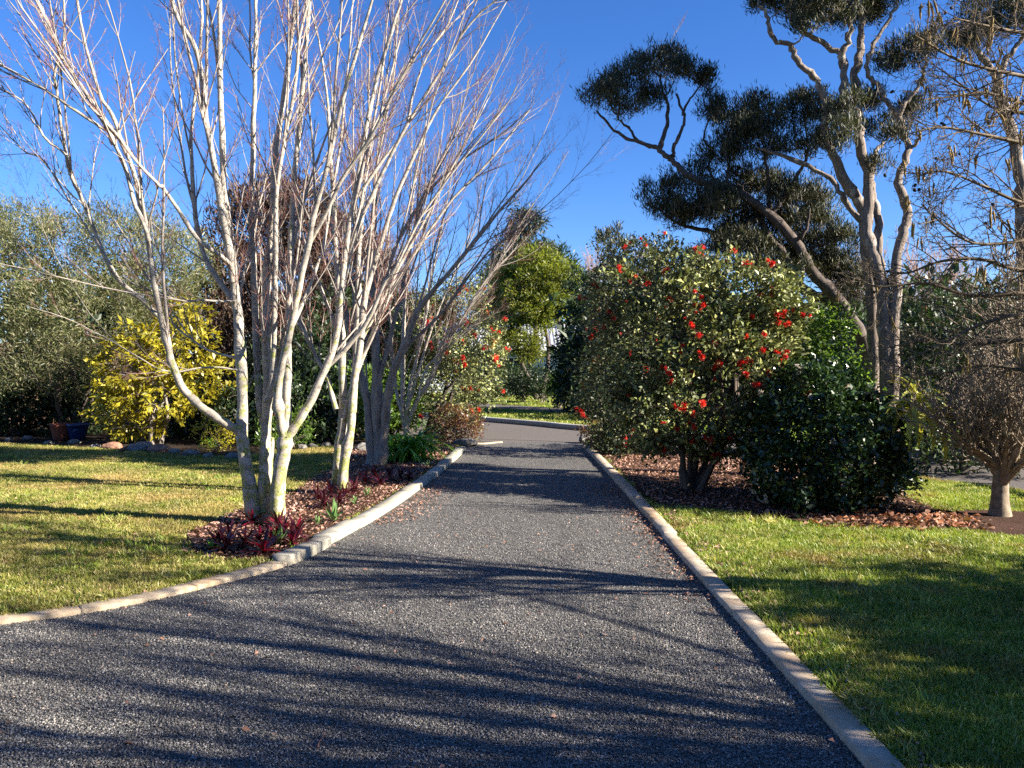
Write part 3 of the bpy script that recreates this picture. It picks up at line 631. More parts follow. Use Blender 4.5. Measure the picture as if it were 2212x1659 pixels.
T4 = [
 ([(880,958),(876,920),(870,892),(872,820),(872,744),(876,660),(882,580),(890,480),(900,400)], .075, .015, 16.2, 16.2),
 ([(876,925),(890,890),(904,861),(935,811),(953,744),(990,698),(1026,640),(1060,590),(1100,550)], .055, .012, 16.2, 16.0, {'ext': .3}),
 ([(870,895),(860,860),(852,800),(848,740),(840,650),(836,560)], .045, .012, 16.2, 16.6),
 ([(878,915),(884,840),(900,770),(918,690),(930,600),(945,520),(960,440)], .05, .012, 16.2, 16.2),
 ([(882,880),(900,820),(925,740),(955,660),(985,590),(1020,520)], .035, .01, 16.1, 15.8, {'ext': .4}),
 ([(904,861),(920,800),(960,760),(1000,720),(1040,690)], .025, .008, 16, 15.7, {'ext': .4}),
]
maple(tuple(P(878,958,16.2)*np.array([1,1,0])), 'farthest and smallest bare maple, sunlit cream stems fanning up behind the strappy clump', T4, 24, M['maple'], M['twig'], nside=10, L=1.6, sub=(5, 4))

# ------------------------------------------------------------------ kanuka trees (right)
K_MAIN = [
 ([(1935,1085),(1930,1000),(1920,850),(1914,720),(1905,620),(1890,560),(1873,500),(1873,458),(1877,382),(1858,305),(1850,248),(1823,215),(1823,183),(1825,141),(1812,115),(1770,88),(1735,69),(1709,42),(1705,11)], .112, .022, 10.1, 10.6),
 ([(1875,1085),(1880,960),(1888,800),(1884,700),(1878,600),(1869,515),(1871,470)], .08, .07, 10.5, 10.5),
 ([(1853,255),(1848,172),(1852,140),(1858,107),(1862,57),(1866,10)], .075, .03, 10.5, 10.8),
 ([(1825,148),(1816,118),(1835,88),(1839,38),(1848,-5)], .05, .025, 10.5, 10.2),
 ([(1868,470),(1861,447),(1823,389),(1800,336),(1781,294),(1785,248),(1781,210),(1762,168),(1724,134),(1705,99),(1676,88),(1661,57),(1655,31),(1640,10)], .075, .02, 10.5, 10.2),
 ([(1925,1000),(1928,850),(1930,740),(1934,640),(1938,554),(1953,496),(1961,451),(1940,400),(1949,363),(1961,325),(1953,290),(1942,256),(1915,218),(1892,183),(1873,149),(1884,99),(1915,50),(1938,15)], .08, .02, 10.1, 10.4),
 ([(1942,252),(1953,225),(1976,199),(1995,153),(2003,130)], .035, .018, 10.3, 10.1),
 ([(1963,328),(1968,322),(1984,298),(1995,277)], .03, .016, 10.3, 10.1),
 ([(1872,420),(1884,363),(1888,332),(1907,313)], .05, .025, 10.5, 10.8),
 ([(1872,530),(1858,477),(1823,431),(1796,389),(1747,359),(1670,328),(1640,320)], .05, .018, 10.5, 11.0),
 ([(1905,640),(1900,560),(1895,477),(1888,430),(1880,380)], .06, .04, 10.3, 10.5),
 ([(1780,260),(1800,235),(1815,225)], .03, .014, 10.4, 10.3),
]
CL_MAIN = [(1785,8,85,42),(1861,16,85,40),(1660,0,45,28),(1745,55,28,24),(1912,0,45,32),(1730,20,50,32),(1938,126,58,36),(1995,99,48,28),(1885,105,0,0),(1877,218,42,28),(1965,235,40,26),(1907,275,45,22),(1938,296,35,18),(1823,280,38,26),(1800,245,32,26),(1899,355,26,18),(1815,313,30,16),(1770,300,30,22),(1840,215,30,20),(1640,-40,60,30),(1780,-50,110,50),(1900,-60,90,45),(1700,-130,100,55),(1840,-150,120,60),(1980,-140,100,55),(1760,-210,110,55),(1920,-230,110,50),(2040,-60,60,35)]
CL_MAIN = [c for c in CL_MAIN if c[2] > 0]
K_LEAN = [
 ([(1900,1010),(1888,860),(1875,770),(1850,700),(1800,655),(1745,632),(1707,592),(1687,542),(1657,508),(1640,470),(1620,430),(1590,400)], .115, .035, 11.2, 11.6),
 ([(1860,730),(1833,680),(1790,625),(1750,580),(1718,523),(1668,470),(1622,432),(1560,402),(1508,390),(1470,363),(1447,344),(1424,325),(1400,312),(1355,302),(1320,275),(1290,240)], .098, .014, 11.1, 11.6),
 ([(1424,325),(1439,275),(1443,229),(1432,199),(1425,165)], .035, .015, 11.6, 11.7),
 ([(1447,340),(1454,336),(1458,313),(1474,275),(1477,252),(1460,200)], .035, .015, 11.6, 11.5),
 ([(1380,306),(1360,280),(1340,262),(1320,230)], .022, .012, 11.6, 11.5),
 ([(1475,250),(1490,215),(1520,180)], .02, .01, 11.5, 11.5),
 ([(1640,470),(1570,500),(1510,495),(1460,480),(1430,455)], .05, .015, 11.5, 11.8),
 ([(1668,470),(1660,420),(1658,370),(1650,330)], .045, .015, 11.4, 11.3),
 ([(1660,470),(1690,430),(1730,370),(1745,330),(1740,270)], .04, .012, 11.3, 11.1),
 ([(1718,523),(1740,500),(1750,450)], .04, .015, 11.2, 11.0),
 ([(1590,440),(1575,400),(1573,350)], .04, .015, 11.4, 11.6),
 ([(1550,398),(1530,360),(1540,330),(1522,300),(1535,250)], .022, .012, 11.6, 11.8),
]
CL_LEAN = [(1302,205,44,34),(1330,190,40,34),(1374,165,50,38),(1424,138,58,36),(1475,145,40,32),(1527,172,30,28),(1530,235,34,32),(1400,215,40,26),(1350,230,40,24),
 (1630,248,66,48),(1573,322,62,40),(1655,305,66,50),(1745,240,58,42),(1745,325,36,22),(1428,432,46,46),(1496,385,58,40),(1535,440,72,42),(1630,395,70,44),(1600,470,60,36),(1745,440,66,56),(1760,510,55,56),(1690,480,50,44),(1650,530,60,36),(1555,245,26,22),(1600,280,46,34),(1470,470,46,24),(1580,530,70,28),(1740,560,70,40),(1660,575,80,30),(1800,590,60,40),(1820,530,45,45),(1690,420,50,40),(1590,520,60,34),(1505,450,60,34),(1850,620,50,45)]
K_RIGHT = [
 ([(2240,900),(2225,700),(2210,500),(2205,401),(2194,325),(2178,260),(2155,206),(2155,176),(2129,134),(2110,110),(2100,80)], .11, .03, 10.8, 10.6),
 ([(2157,180),(2159,168),(2178,122),(2201,95),(2215,60)], .05, .025, 10.6, 10.4),
 ([(2160,215),(2200,240),(2250,230)], .03, .015, 10.6, 10.4),
]
CL_RIGHT = [(2129,50,72,46),(2186,30,60,46),(2250,20,70,50),(2045,95,38,20),(2085,85,36,24),(2160,-20,80,40),(2230,-80,110,60),(2120,-110,90,50),(2300,-10,90,60)]
def kanuka(label, limbs, clumps, d, seed, per, kleaf, loc, bark='kanuka_bark', ncl=14):
    rng = np.random.default_rng(seed); root = empty('kanuka_tree', loc, label, 'tree', 'kanuka trees on the right')
    segs = []
    for pts, r0, r1, d0, d1 in limbs:
        p, r = trace(pts, r0, r1, len(pts)*4, d0, d1, rng, .8)
        p = p+np.vstack([np.zeros((1, 3)), rng.normal(0, .010, (len(p)-1, 3))]); segs.append((p, r))
        tubes('limb' if r0 < .09 else 'trunk', [(p, r)], 10, M[bark], root)
    bl = []
    for c in clumps:
        dd = d+rng.uniform(-.6, .6); bl.append(blob(c[0], c[1]-c[3]*.1, c[2], c[3]*.84, dd, (c[2]+c[3])*.6*dd/F))
    C, N = crown_pts(bl, per, rng, .32, .35, lam=.42, gap=-.26)
    T = C[rng.permutation(len(C))[:ncl*len(clumps)]]-N[:1]*0
    br = skeleton(segs, T, rng, .0045, .40, .6, 5, .05)
    tubes('branches', br, 4, M['grey_bark'] if bark == 'kanuka_bark' else M[bark], root)['kind'] = 'stuff'
    foliage('foliage', C, N, kleaf+12, .05, .08, .0115, M['kanuka'], rng, root, out=.35, up=1.1, jit=.45)
    # fine bare twig sprays under each clump
    lo = C[N[:, 2] < -.1]; k = len(lo)*2
    if k:
        c = np.repeat(lo, 2, 0)+rng.normal(0, .05, (k, 3)); D = nrm(np.column_stack([rng.normal(0, .5, k), rng.normal(0, .5, k), np.ones(k)]))
        leaf_obj('fine_twigs', c-D*.12, D, rdir(rng, k), .2, .006, M['grey_bark'], root)['kind'] = 'stuff'
    return root
kanuka('tall kanuka tree with several twisting grey trunks and flat leaf clumps against the sky', K_MAIN, CL_MAIN, 10.5, 31, 120, 16, (4.86, 10.1, 0))
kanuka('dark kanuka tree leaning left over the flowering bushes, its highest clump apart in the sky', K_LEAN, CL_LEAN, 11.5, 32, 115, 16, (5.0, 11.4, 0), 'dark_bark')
kanuka('kanuka tree at the right edge behind the hanging catkins', K_RIGHT, CL_RIGHT, 10.6, 33, 85, 14, (7.0, 10.8, 0))
# small round kanuka top peeping over the flowering bush
rng = np.random.default_rng(34)
def shrub(name, label, cat, loc, blobs, per, k, L, W, mat, seed, trunks=4, tr=.04, bark='dark_bark', targets=90, shell=.22, spread=.05, out=.8, up=.25, jit=.8, group=None, tip=.004, keep=.62, droop=.15, base_r=.12, lv=.45, fname='foliage'):
    rng = np.random.default_rng(seed); root = empty(name, loc, label, cat, group); loc = np.array(loc)
    C, N = crown_pts(blobs, per, rng, shell, keep); m = C[:, 2] > .05; C, N = C[m], N[m]
    top = max(b[0][2]+b[1][2]*.3 for b in blobs); cx = np.mean([b[0] for b in blobs], 0)
    segs = []
    for i in range(trunks):
        a = 6.28*i/trunks+rng.uniform(0, 1); b0 = loc+np.array([math.cos(a), math.sin(a), 0])*base_r*rng.uniform(.4, 1)
        tgt = blobs[i % len(blobs)][0]; tgt = tgt*.6+cx*.4; tgt = np.array([tgt[0], tgt[1], tgt[2]*.9])+rng.normal(0, .08, 3)
        mid = b0*.5+tgt*.5+np.array([math.cos(a), math.sin(a), -.2])*.12*np.linalg.norm(tgt-b0)
        p = catmull([b0-np.array([0, 0, .05]), mid, tgt], 12)+np.vstack([np.zeros((1, 3)), rng.normal(0, .012, (11, 3))]); segs.append((p, np.linspace(tr, tr*.35, 12)))
    if trunks:
        for p, r in segs: tubes('trunk', [(p, r)], 8, M[bark], root)
        T = C[rng.permutation(len(C))[:targets]]; T = T-N[0]*0
        br = skeleton(segs, T, rng, tip, .42, .2, 5, .06); tubes('branches', br, 4, M[bark], root)['kind'] = 'stuff'
    foliage(fname, C, N, k, spread, L, W, mat, rng, root, out, up, jit, droop=droop, lv=lv)
    return root, C, N, rng
def W0(x, y, d): p = P(x, y, d); return (float(p[0]), float(p[1]), 0.)
# ------------------------------------------------------------------ flowers
def pompom(name, rng, n, L, mat, wd=.0025, flat=.5):
    D = nrm(rng.normal(size=(n, 3))+np.array([0, 0, flat])); z = np.zeros((n, 3)); N = rdir(rng, n); S = nrm(np.cross(D, N))*wd*L*20
    l = L*rng.uniform(.7, 1.1, n)[:, None]; V = np.stack([z-S, z+S, D*l+S*.6, D*l-S*.6], 1).reshape(-1, 3)
    return mesh_np(name, V, [np.arange(n*4).reshape(-1, 4)], mat)
rng = np.random.default_rng(40)
POM = [pompom('flower', rng, 80, .052, M['redflower'], .0034) for _ in range(4)]
OPOM = [pompom('flower', rng, 40, .05, M['orangeflower']) for _ in range(2)]
def rose(rng, mat, R=.045):
    Vs, Fs, off = [], [], 0
    for ring, (n, tilt, r) in enumerate([(3, 80, .5), (5, 55, .75), (6, 25, 1.0)]):
        for i in range(n):
            a = 6.28*(i+.3*ring)/n+rng.normal(0, .1); c, s = math.cos(a), math.sin(a); t = R_(tilt+rng.normal(0, 6)); rr = R*r
            rad = np.array([c, s, 0]); tan = np.array([-s, c, 0]); upv = np.array([0, 0, 1.])
            d = rad*math.cos(t)+upv*math.sin(t); pts = [rad*.1*R, rad*.1*R+d*rr*.5+tan*rr*.45, d*rr+tan*rr*.25, d*rr*1.05, d*rr-tan*rr*.25, rad*.1*R+d*rr*.5-tan*rr*.45]
            Vs += pts; Fs.append([off, off+1, off+2, off+3]); Fs.append([off, off+3, off+4, off+5]); off += 6
    return mesh_np('flower', np.array(Vs), [np.array(Fs)], mat)
ROSE = [rose(rng, M['whiteflower']) for _ in range(3)]
def put(meshes, name, pos, normal, scale, rng, parent):
    me = meshes[rng.integers(len(meshes))]; o = bpy.data.objects.new(name, me)
    q = Vector(normal).to_track_quat('Z', 'Y'); o.rotation_euler = q.to_euler()
    o.location = Vector(pos)-parent.location; o.scale = (scale,)*3; return link(o, parent)
def add_flowers(root, C, N, rng, n, meshes, s0, s1, sel=None, push=.11, where=None, name='flower'):
    m = (N[:, 1] < .25) & (np.array([np.dot(v, -c/np.linalg.norm(c)) for v, c in zip(N, C-np.array([0, 0, EYE]))]) > -.1)
    if sel is not None: m &= sel(C)
    idx = np.where(m)[0]
    if not len(idx): return
    seeds = rng.permutation(idx)[:max(1, n//3)]; out = []
    for s in seeds:
        for j in range(3):
            if j and rng.random() < .4: continue
            out.append((C[s]+N[s]*push+rng.normal(0, .05 if j else .001, 3), N[s]))
    for p, v in out[:n]: put(meshes, name, p, v+rng.normal(0, .3, 3), rng.uniform(s0, s1), rng, root)
# right pohutukawa (lit)
bl = [blob(1545,700,175,145,10.5,.85), blob(1440,760,160,150,10.6,.85), blob(1525,850,180,125,10.4,.85), blob(1630,780,90,140,10.4,.75), blob(1400,640,120,90,10.8,.7), blob(1590,630,140,75,10.6,.7), blob(1645,700,75,85,10.5,.6), blob(1450,900,130,90,10.4,.75), blob(1590,940,90,60,10.3,.5)]
root, C, N, rg = shrub('pohutukawa_bush', 'large round pohutukawa bush with bright red flowers and a sunlit pale top', 'bush', W0(1490,1062,10.3), bl, 85, 12, .07, .036, M['pohut'], 41, 7, .045, 'dark_bark', 420, .16, .06, .9, .35, .7, 'pohutukawa bushes in red flower', tip=.0035)
add_flowers(root, C, N, rg, 150, POM, .5, 1.0); add_flowers(root, C, N, rg, 130, POM, .5, 1.0, sel=lambda c: c[:, 0] > 1.9)
bl = [blob(1350,680,90,105,14.7,.7), blob(1335,800,75,115,14.8,.7), blob(1340,880,95,110,14.5,.7), blob(1325,950,45,38,14.8,.6), blob(1370,560,80,50,14.9,.6), blob(1450,580,110,45,14.8,.6), blob(1315,610,45,36,14.8,.5), blob(1370,950,80,50,14.9,.8)]
root, C, N, rg = shrub('pohutukawa_bush', 'shaded pohutukawa bush with dull red flowers leaning over the right edge of the drive', 'bush', W0(1370,985,15), bl, 75, 10, .06, .035, M['pohut_shade_tone'], 42, 5, .05, 'dark_bark', 260, .17, .06, .9, .35, .7, 'pohutukawa bushes in red flower')
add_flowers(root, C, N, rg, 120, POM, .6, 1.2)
# left pohutukawa
bl = [blob(1010,740,75,100,18.2,1.2), blob(1030,790,58,90,18.0,1.0), blob(970,850,70,80,18.2,1.2), blob(950,700,80,90,18.8,1.2), blob(1000,660,60,60,18.4,.8), blob(900,780,60,100,19,1.2)]
root, C, N, rg = shrub('pohutukawa_bush', 'red-flowered pohutukawa bush behind the bare maples on the left of the drive', 'bush', W0(925,925,18.4), bl, 55, 10, .065, .040, M['pohut'], 43, 4, .07, 'dark_bark', 200, .15, .07, .9, .35, .7, 'pohutukawa bushes in red flower')
add_flowers(root, C, N, rg, 130, POM, .8, 1.4)
# camellia
bl = [blob(1785,960,145,120,9.3,.95), blob(1730,1010,115,90,9.2,.8), blob(1845,1015,98,85,9.3,.8), blob(1765,860,85,75,9.5,.7), blob(1790,825,60,50,9.5,.5), blob(1700,930,75,90,9.3,.6), blob(1880,930,60,70,9.4,.6)]
root, C, N, rg = shrub('camellia_bush', 'dense dark glossy camellia bush dotted with cream white flowers', 'bush', W0(1790,1095,9.3), bl, 150, 11, .062, .036, M['camellia'], 44, 4, .04, 'dark_bark', 160, .13, .05, .7, .2, .8)
add_flowers(root, C, N, rg, 34, ROSE, .75, 1.1, name='flower')
# light-green climber shrub behind the camellia
bl = [blob(1730,740,60,90,10.9,.5), blob(1790,760,55,70,10.7,.5), blob(1810,700,30,45,10.6,.35), blob(1700,830,60,60,10.8,.5), blob(1840,820,40,45,10.4,.4), blob(1760,820,60,60,10.4,.5)]
shrub('fresh_green_shrub', 'fresh light green shrub growing between the flowering bush and the kanuka trunks', 'shrub', W0(1760,1040,10.8), bl, 80, 9, .06, .032, M['green'], 45, 3, .03, 'dark_bark', 80, .25, .06)
# low plants right
shrub('low_leafy_shrub', 'low twiggy shrub with pinkish leaves at the far right end of the drive', 'shrub', W0(1290,950,16.0), [blob(1290,930,36,26,16.0,.5), blob(1320,950,40,24,15.4,.5)], 90, 9, .05, .03, M['redleaf'], 46, 3, .015, 'dark_bark', 50)
# left back plants
bl = [blob(120,560,130,120,18.5,1.6), blob(300,560,120,110,18.8,1.6), blob(40,640,120,130,18,1.6), blob(200,680,150,110,17.6,1.4), blob(360,640,80,110,18.6,1.3), blob(90,780,130,70,17.4,1.2), blob(-60,560,120,130,18.5,1.6), blob(240,520,90,80,19,1.3), blob(390,560,60,70,19.3,1.0), blob(60,490,70,60,19,1)]
shrub('bottlebrush_tree', 'broad grey-green narrow-leaved tree along the left edge of the garden', 'tree', W0(150,950,18.4), bl, 44, 15, .11, .018, M['willow'], 51, 6, .09, 'dark_bark', 380, .26, .11, .6, .5, .7, None, tip=.005)
bl = [blob(330,760,70,70,16.6,.8), blob(280,800,75,75,16.4,.8), blob(400,770,75,80,16.5,.8), blob(350,850,90,70,16.4,.8), blob(440,830,60,60,16.4,.7), blob(260,880,60,45,16.3,.6), blob(410,680,40,36,17,.5), blob(300,920,60,30,16.3,.5)]
shrub('yellow_shrub', 'bright yellow-leaved shrub behind the lawn, left of the tall maple', 'shrub', W0(335,955,16.4), bl, 24, 10, .13, .055, M['yellow'], 52, 4, .05, 'grey_bark', 110, .22, .05, .9, -.1, .55, None, droop=.3)
bl = [blob(560,500,70,110,23,1.2), blob(650,480,75,90,23,1.3), blob(720,560,80,100,23,1.3), blob(500,580,60,110,22.6,1), blob(640,640,130,110,23,1.4), blob(780,620,90,90,23.5,1.3), blob(480,700,60,110,22.5,1), blob(560,760,120,100,22.5,1.2)]
shrub('copper_cypress', 'tall dark copper-brown cypress rising behind the first maple', 'tree', W0(620,930,23), bl, 40, 15, .15, .035, M['copper'], 53, 3, .14, 'dark_bark', 160, .15, .12, .5, .9, .5)
hedge_l = [(660,850,95,70,16.8),(780,860,70,60,17.4),(850,850,60,60,18.2),(700,760,110,70,18.5),(820,740,90,60,19.5),(560,880,90,60,16.8),(620,800,90,60,18.4),(880,700,70,80,20.4),(740,680,90,60,20.6)]
names = ['dark leafy shrub behind the gap between the first two maples', 'dark shrub seen between the second and third maples', 'olive green shrub behind the smallest maple', 'tall dark shrub filling the space behind the second maple', 'tall dark shrub behind the shaded maple', 'dark low shrub behind the base of the first maple', 'dark shrub half hidden by the stems of the first maple', 'tall shrub at the foot of the flowering bush on the left', 'tallest dark shrub behind the maples']
for i, (x, y, rx, ry, d) in enumerate(hedge_l):
    shrub('garden_shrub', names[i], 'shrub', W0(x, 900, d), [blob(x, y, rx, ry, d, 1.0), blob(x+20, y+ry*.6, rx*.8, ry*.6, d-.2, .8), blob(x-rx*.4, y+ry*.3, rx*.7, ry*.7, d, .8)], 34, 12, .12, .045, M['darkgreen'] if i not in (1, 2) else M['green'], 60+i, 3, .04, 'dark_bark', 60, .25, .09, .6, .3, .8, 'shrubs of the left border')
bl = [blob(640,925,42,42,15.6,.5), blob(600,940,40,32,15.4,.5)]
root, C, N, rg = shrub('flowering_shrub', 'small shrub with orange-red flower heads on the lawn edge behind the first maple', 'shrub', W0(635,970,15.4), bl, 70, 10, .08, .018, M['green'], 71, 3, .02, 'dark_bark', 40)
add_flowers(root, C, N, rg, 14, OPOM, .9, 1.3)
shrub('yellow_green_shrub', 'small yellow-green shrub beside the trunk of the first maple', 'shrub', W0(470,965,14.9), [blob(465,925,34,40,14.9,.4), blob(480,950,26,26,14.8,.35)], 60, 9, .07, .022, M['yellow'], 72, 2, .02, 'dark_bark', 30)
shrub('russet_shrub', 'low russet-leaved hedge shrub at the left corner where drive meets road', 'shrub', W0(995,958,16.6), [blob(975,905,32,28,17,.5), blob(1010,915,30,34,16.7,.45), blob(985,930,42,24,16.6,.5)], 120, 10, .045, .03, M['redleaf'], 73, 4, .02, 'dark_bark', 90, .15)
# dark underplanting, left end
for i, (x, y, rx, ry, d, mt) in enumerate([(30,870,80,70,18.5,'darkgreen'),(180,880,70,70,18.8,'darkgreen'),(-60,840,70,90,19,'darkgreen'),(420,900,60,60,18.2,'darkgreen'),(110,800,90,60,20,'darkgreen')]):
    shrub('garden_shrub', ['deeply shaded shrub at the left end of the rock border', 'shaded shrub behind the two garden pots', 'shaded shrub beyond the left frame edge', 'shaded shrub below the yellow-leaved shrub', 'shaded shrub under the grey-green tree'][i], 'shrub', W0(x, 950, d), [blob(x, y, rx, ry, d, 1.0)], 46, 12, .13, .05, M[mt], 80+i, 3, .04, 'dark_bark', 40, .3, .1, .6, .3, .8, 'shrubs of the left border')
# ------------------------------------------------------------------ beyond the road
bl = [blob(x, y, r*1.25, r*.8, 38+q, r*.9*38/F) for x, y, r, q in ((1165,568,38,0),(1130,590,32,.6),(1205,592,36,-.6),(1095,612,30,.4),(1160,612,40,-.8),(1222,625,28,-.2),(1128,640,36,-1),(1190,645,34,-1.2),(1085,655,28,0),(1150,672,36,-1.4),(1215,662,24,-.8),(1092,700,24,-.6),(1095,728,20,-.6),(1128,738,34,-1.6),(1140,760,22,-1.8),(1178,688,22,-.9))]
shrub('jacaranda_tree', 'feathery yellow-green tree in front of the house beyond the road', 'tree', W0(1165,868,37), bl, 30, 15, .2, .05, M['wattle'], 91, 2, .13, 'dark_bark', 130, .24, .12, .8, .15, .6)
bl = [blob(1120,500,22,50,46,1.0), blob(1150,480,26,22,46,.9), blob(1100,550,45,40,46,1.3), blob(1160,545,36,22,46,1.0), blob(1125,590,50,50,46,1.6), blob(1085,590,36,36,46,1.2)]
shrub('drooping_conifer', 'dark conifer with drooping branches above the yellow-green tree', 'tree', W0(1125,850,46), bl, 16, 14, .30, .06, M['conifer'], 92, 1, .2, 'dark_bark', 70, .3, .2, .7, -.5, .6)
bl = [blob(1190,570,40,36,48,1.4), blob(1175,550,26,26,48,1.0), blob(1215,600,40,40,48,1.2)]
shrub('cypress_tree', 'green cypress just right of the drooping conifer', 'tree', W0(1190,850,48), bl, 14, 12, .3, .07, M['darkgreen'], 93, 1, .2, 'dark_bark', 50, .2, .2, .7, .4, .6)
shrub('round_headed_tree', 'small round dark treetop against the sky above the shaded bush', 'tree', W0(1325,900,17), [blob(1318,515,34,22,17,.4), blob(1335,540,30,26,17,.4)], 90, 10, .09, .02, M['kanuka'], 94, 2, .035, 'dark_bark', 60, .25, .04, .5, .9, .5)
def bare(label, x, y0, ytop, d, wpx, seed, mat, n=9):
    rng = np.random.default_rng(seed); base = P(x, y0, d); base[2] = 0; root = empty('bare_tree', tuple(base), label, 'tree', 'bare trees on the skyline')
    H = EYE-(ytop-790)*d/F; Wd = wpx*d/F; p, r = grow(rng, base, np.array([0, 0, 1.]), H*.45, H*.022, 8, 0, .03); tubes('trunk', [(p, r)], 7, mat, root)
    o = [[], [], []]
    for i in range(n*3):
        k = rng.integers(3, 8); dr = nrm(np.array([rng.normal(0, Wd*.35), rng.normal(0, Wd*.35), H*.5])); q = grow(rng, p[k], dr, H*rng.uniform(.4, .6), r[k]*.5, 8, .02, .06, .3); o[0].append(q)
        side(rng, q[0], q[1], 9, H*.22, 1, o, 28, .25, .06, .06, True, (5, 5), .5, .6, None, .012)
    tubes('branches', o[0]+o[1]+o[2], 3, mat, root)['kind'] = 'stuff'
M['pinkbark'] = bark_mat('pink_twigs', (.36, .22, .17), (.52, .36, .30), scale=3, bd=0)
bare('pinkish bare tree on the skyline left of the round dark treetop', 1275, 850, 535, 60, 110, 95, M['pinkbark'])
bare('pinkish bare tree on the skyline behind the leaning kanuka', 1400, 850, 535, 62, 120, 96, M['pinkbark'])
bare('bare tree low on the skyline behind the kanuka trunks', 1850, 850, 520, 50, 150, 97, M['pinkbark'])
bare('bare tree low on the skyline at far right', 2030, 850, 500, 48, 160, 98, M['pinkbark'])
# small lawn trees
for i, (x, y, cy, rx, ry, d, mt) in enumerate([(1131,870,825,34,32,34,'darkgreen'), (1172,872,828,30,34,33.5,'darkgreen'), (1208,882,835,26,34,31,'green')]):
    base = W0(x, y, EYE*F/(y-790)); d = base[1]
    shrub('small_round_tree', ['small clipped round tree on the far lawn, leftmost of three', 'small clipped round tree on the far lawn, middle of three', 'small sunlit tree tied to a stake on the far lawn'][i], 'tree', base, [blob(x, cy, rx, ry, d, rx*d/F)], 60, 11, .10, .05, M[mt], 101+i, 2, .045, 'grey_bark', 50, .2, .07, .7, .2, .8, None, base_r=.03)
stb = W0(1196, 884, 30.2); o = tubes('garden_stake', [(np.array([np.array(stb), np.array(stb)+np.array([.55, 0, 1.35])]), np.array([.025, .022]))], 6, M['grey_bark']); props(o, 'thin leaning stake beside the small sunlit tree on the far lawn', 'stake')
far_b = [(1262,640,40,60,32,'dark tree between the yellow-green tree and the shaded bush'),(1065,640,40,70,42,'dark tree left of the yellow-green tree'),(1140,838,52,20,43,'low dark shrubs along the house wall'),(1200,828,44,30,42,'dark shrub in front of the house at the right'),(1085,812,34,28,42,'dark shrub against the left end of the house wall'),(1232,832,30,56,28,'dark narrow shrub leaning over the far lawn'),(1060,820,40,50,40,'dark shrub at the left side of the far lawn'),(1078,838,26,18,40,'low dark shrub in front of the house wall'),(1245,800,52,80,27,'big dark shrub hanging over the right side of the far lawn'),(1265,740,60,60,29,'dark tree crown to the right of the corrugated roof'),(1290,860,50,50,24,'dark shrub at the right end of the road'),(1020,800,50,70,36,'dark shrub behind the flowering bush on the left'),(1230,720,0,0,29,'')]
for i, (x, y, rx, ry, d, lb) in enumerate(far_b):
    if rx: shrub('garden_shrub', lb, 'shrub', W0(x, 860, d), [blob(x, y, rx, ry, d, 1.3), blob(x+10, y+ry*.25, rx*.8, ry*.6, d-.3, 1.1)], 22, 11, .14, .06, M['darkgreen'], 110+i, 3, .06, 'dark_bark', 60, .22, .1, .6, .3, .8, 'dark shrubs beyond the road')
# backdrop woodland, both sides, plus an added belt behind the camera
rng = np.random.default_rng(120)
def belt(name, label, xs, d, h, mat, seed, per=5, L=.4, back=False):
    rng = np.random.default_rng(seed); bl = []
    for x in np.arange(xs[0], xs[1], 1.7):
        hh = h*rng.uniform(.7, 1.1); r = rng.uniform(1.2, 1.9); bl.append((np.array([x+rng.normal(0, .3), d+rng.normal(0, 1), hh-r*.9]), np.array([r*1.1, r, r]))); bl.append((np.array([x, d-.3, hh*.35]), np.array([r*1.2, r, hh*.42])))
    C, N = crown_pts(bl, per, rng, .2, .55); m = (C[:, 2] > 0) & ((N[:, 1] < .5) | back); C, N = C[m], N[m]
    o = foliage(name, C, N, 9, .22, L, L*.4, mat, rng, None, .6, .3, .8); o['label'] = label
belt('woodland', 'dark mass of trees far behind the left garden', (-36, -7), 33, 5.2, M['darkgreen'], 121)
belt('woodland', 'dark mass of trees behind the road on the right', (3.2, 26), 27, 4.0, M['darkgreen'], 122)
belt('woodland', 'unseen tall trees added behind the viewpoint to cut sky light', (-24, 7), -10, 8.5, M['darkgreen'], 119, 5, .5, True)  # out of view, added to block sky light and deepen the shadows
belt('woodland', 'distant mass of trees behind the house', (-12, 26), 56, 5.6, M['darkgreen'], 123, 4, .6)
bl = [blob(2000,760,110,110,13.8,1.0), blob(2130,800,110,120,13.8,1.0), blob(1960,900,80,90,13.4,.8), blob(2080,900,100,70,13.4,.8), blob(2210,760,100,130,14,1.0), blob(2050,680,90,70,14.2,1.0), blob(1860,800,60,100,14,.8), blob(2180,920,80,60,13.6,.6), blob(2030,985,60,45,12.2,.5), blob(2120,990,70,42,12.2,.5), blob(2200,990,60,42,12.0,.5)]
shrub('evergreen_hedge', 'dark evergreen hedge behind the bare tree on the right', 'hedge', W0(2060,960,13.8), bl, 34, 11, .10, .04, M['darkgreen'], 124, 5, .05, 'dark_bark', 150, .25, .09)
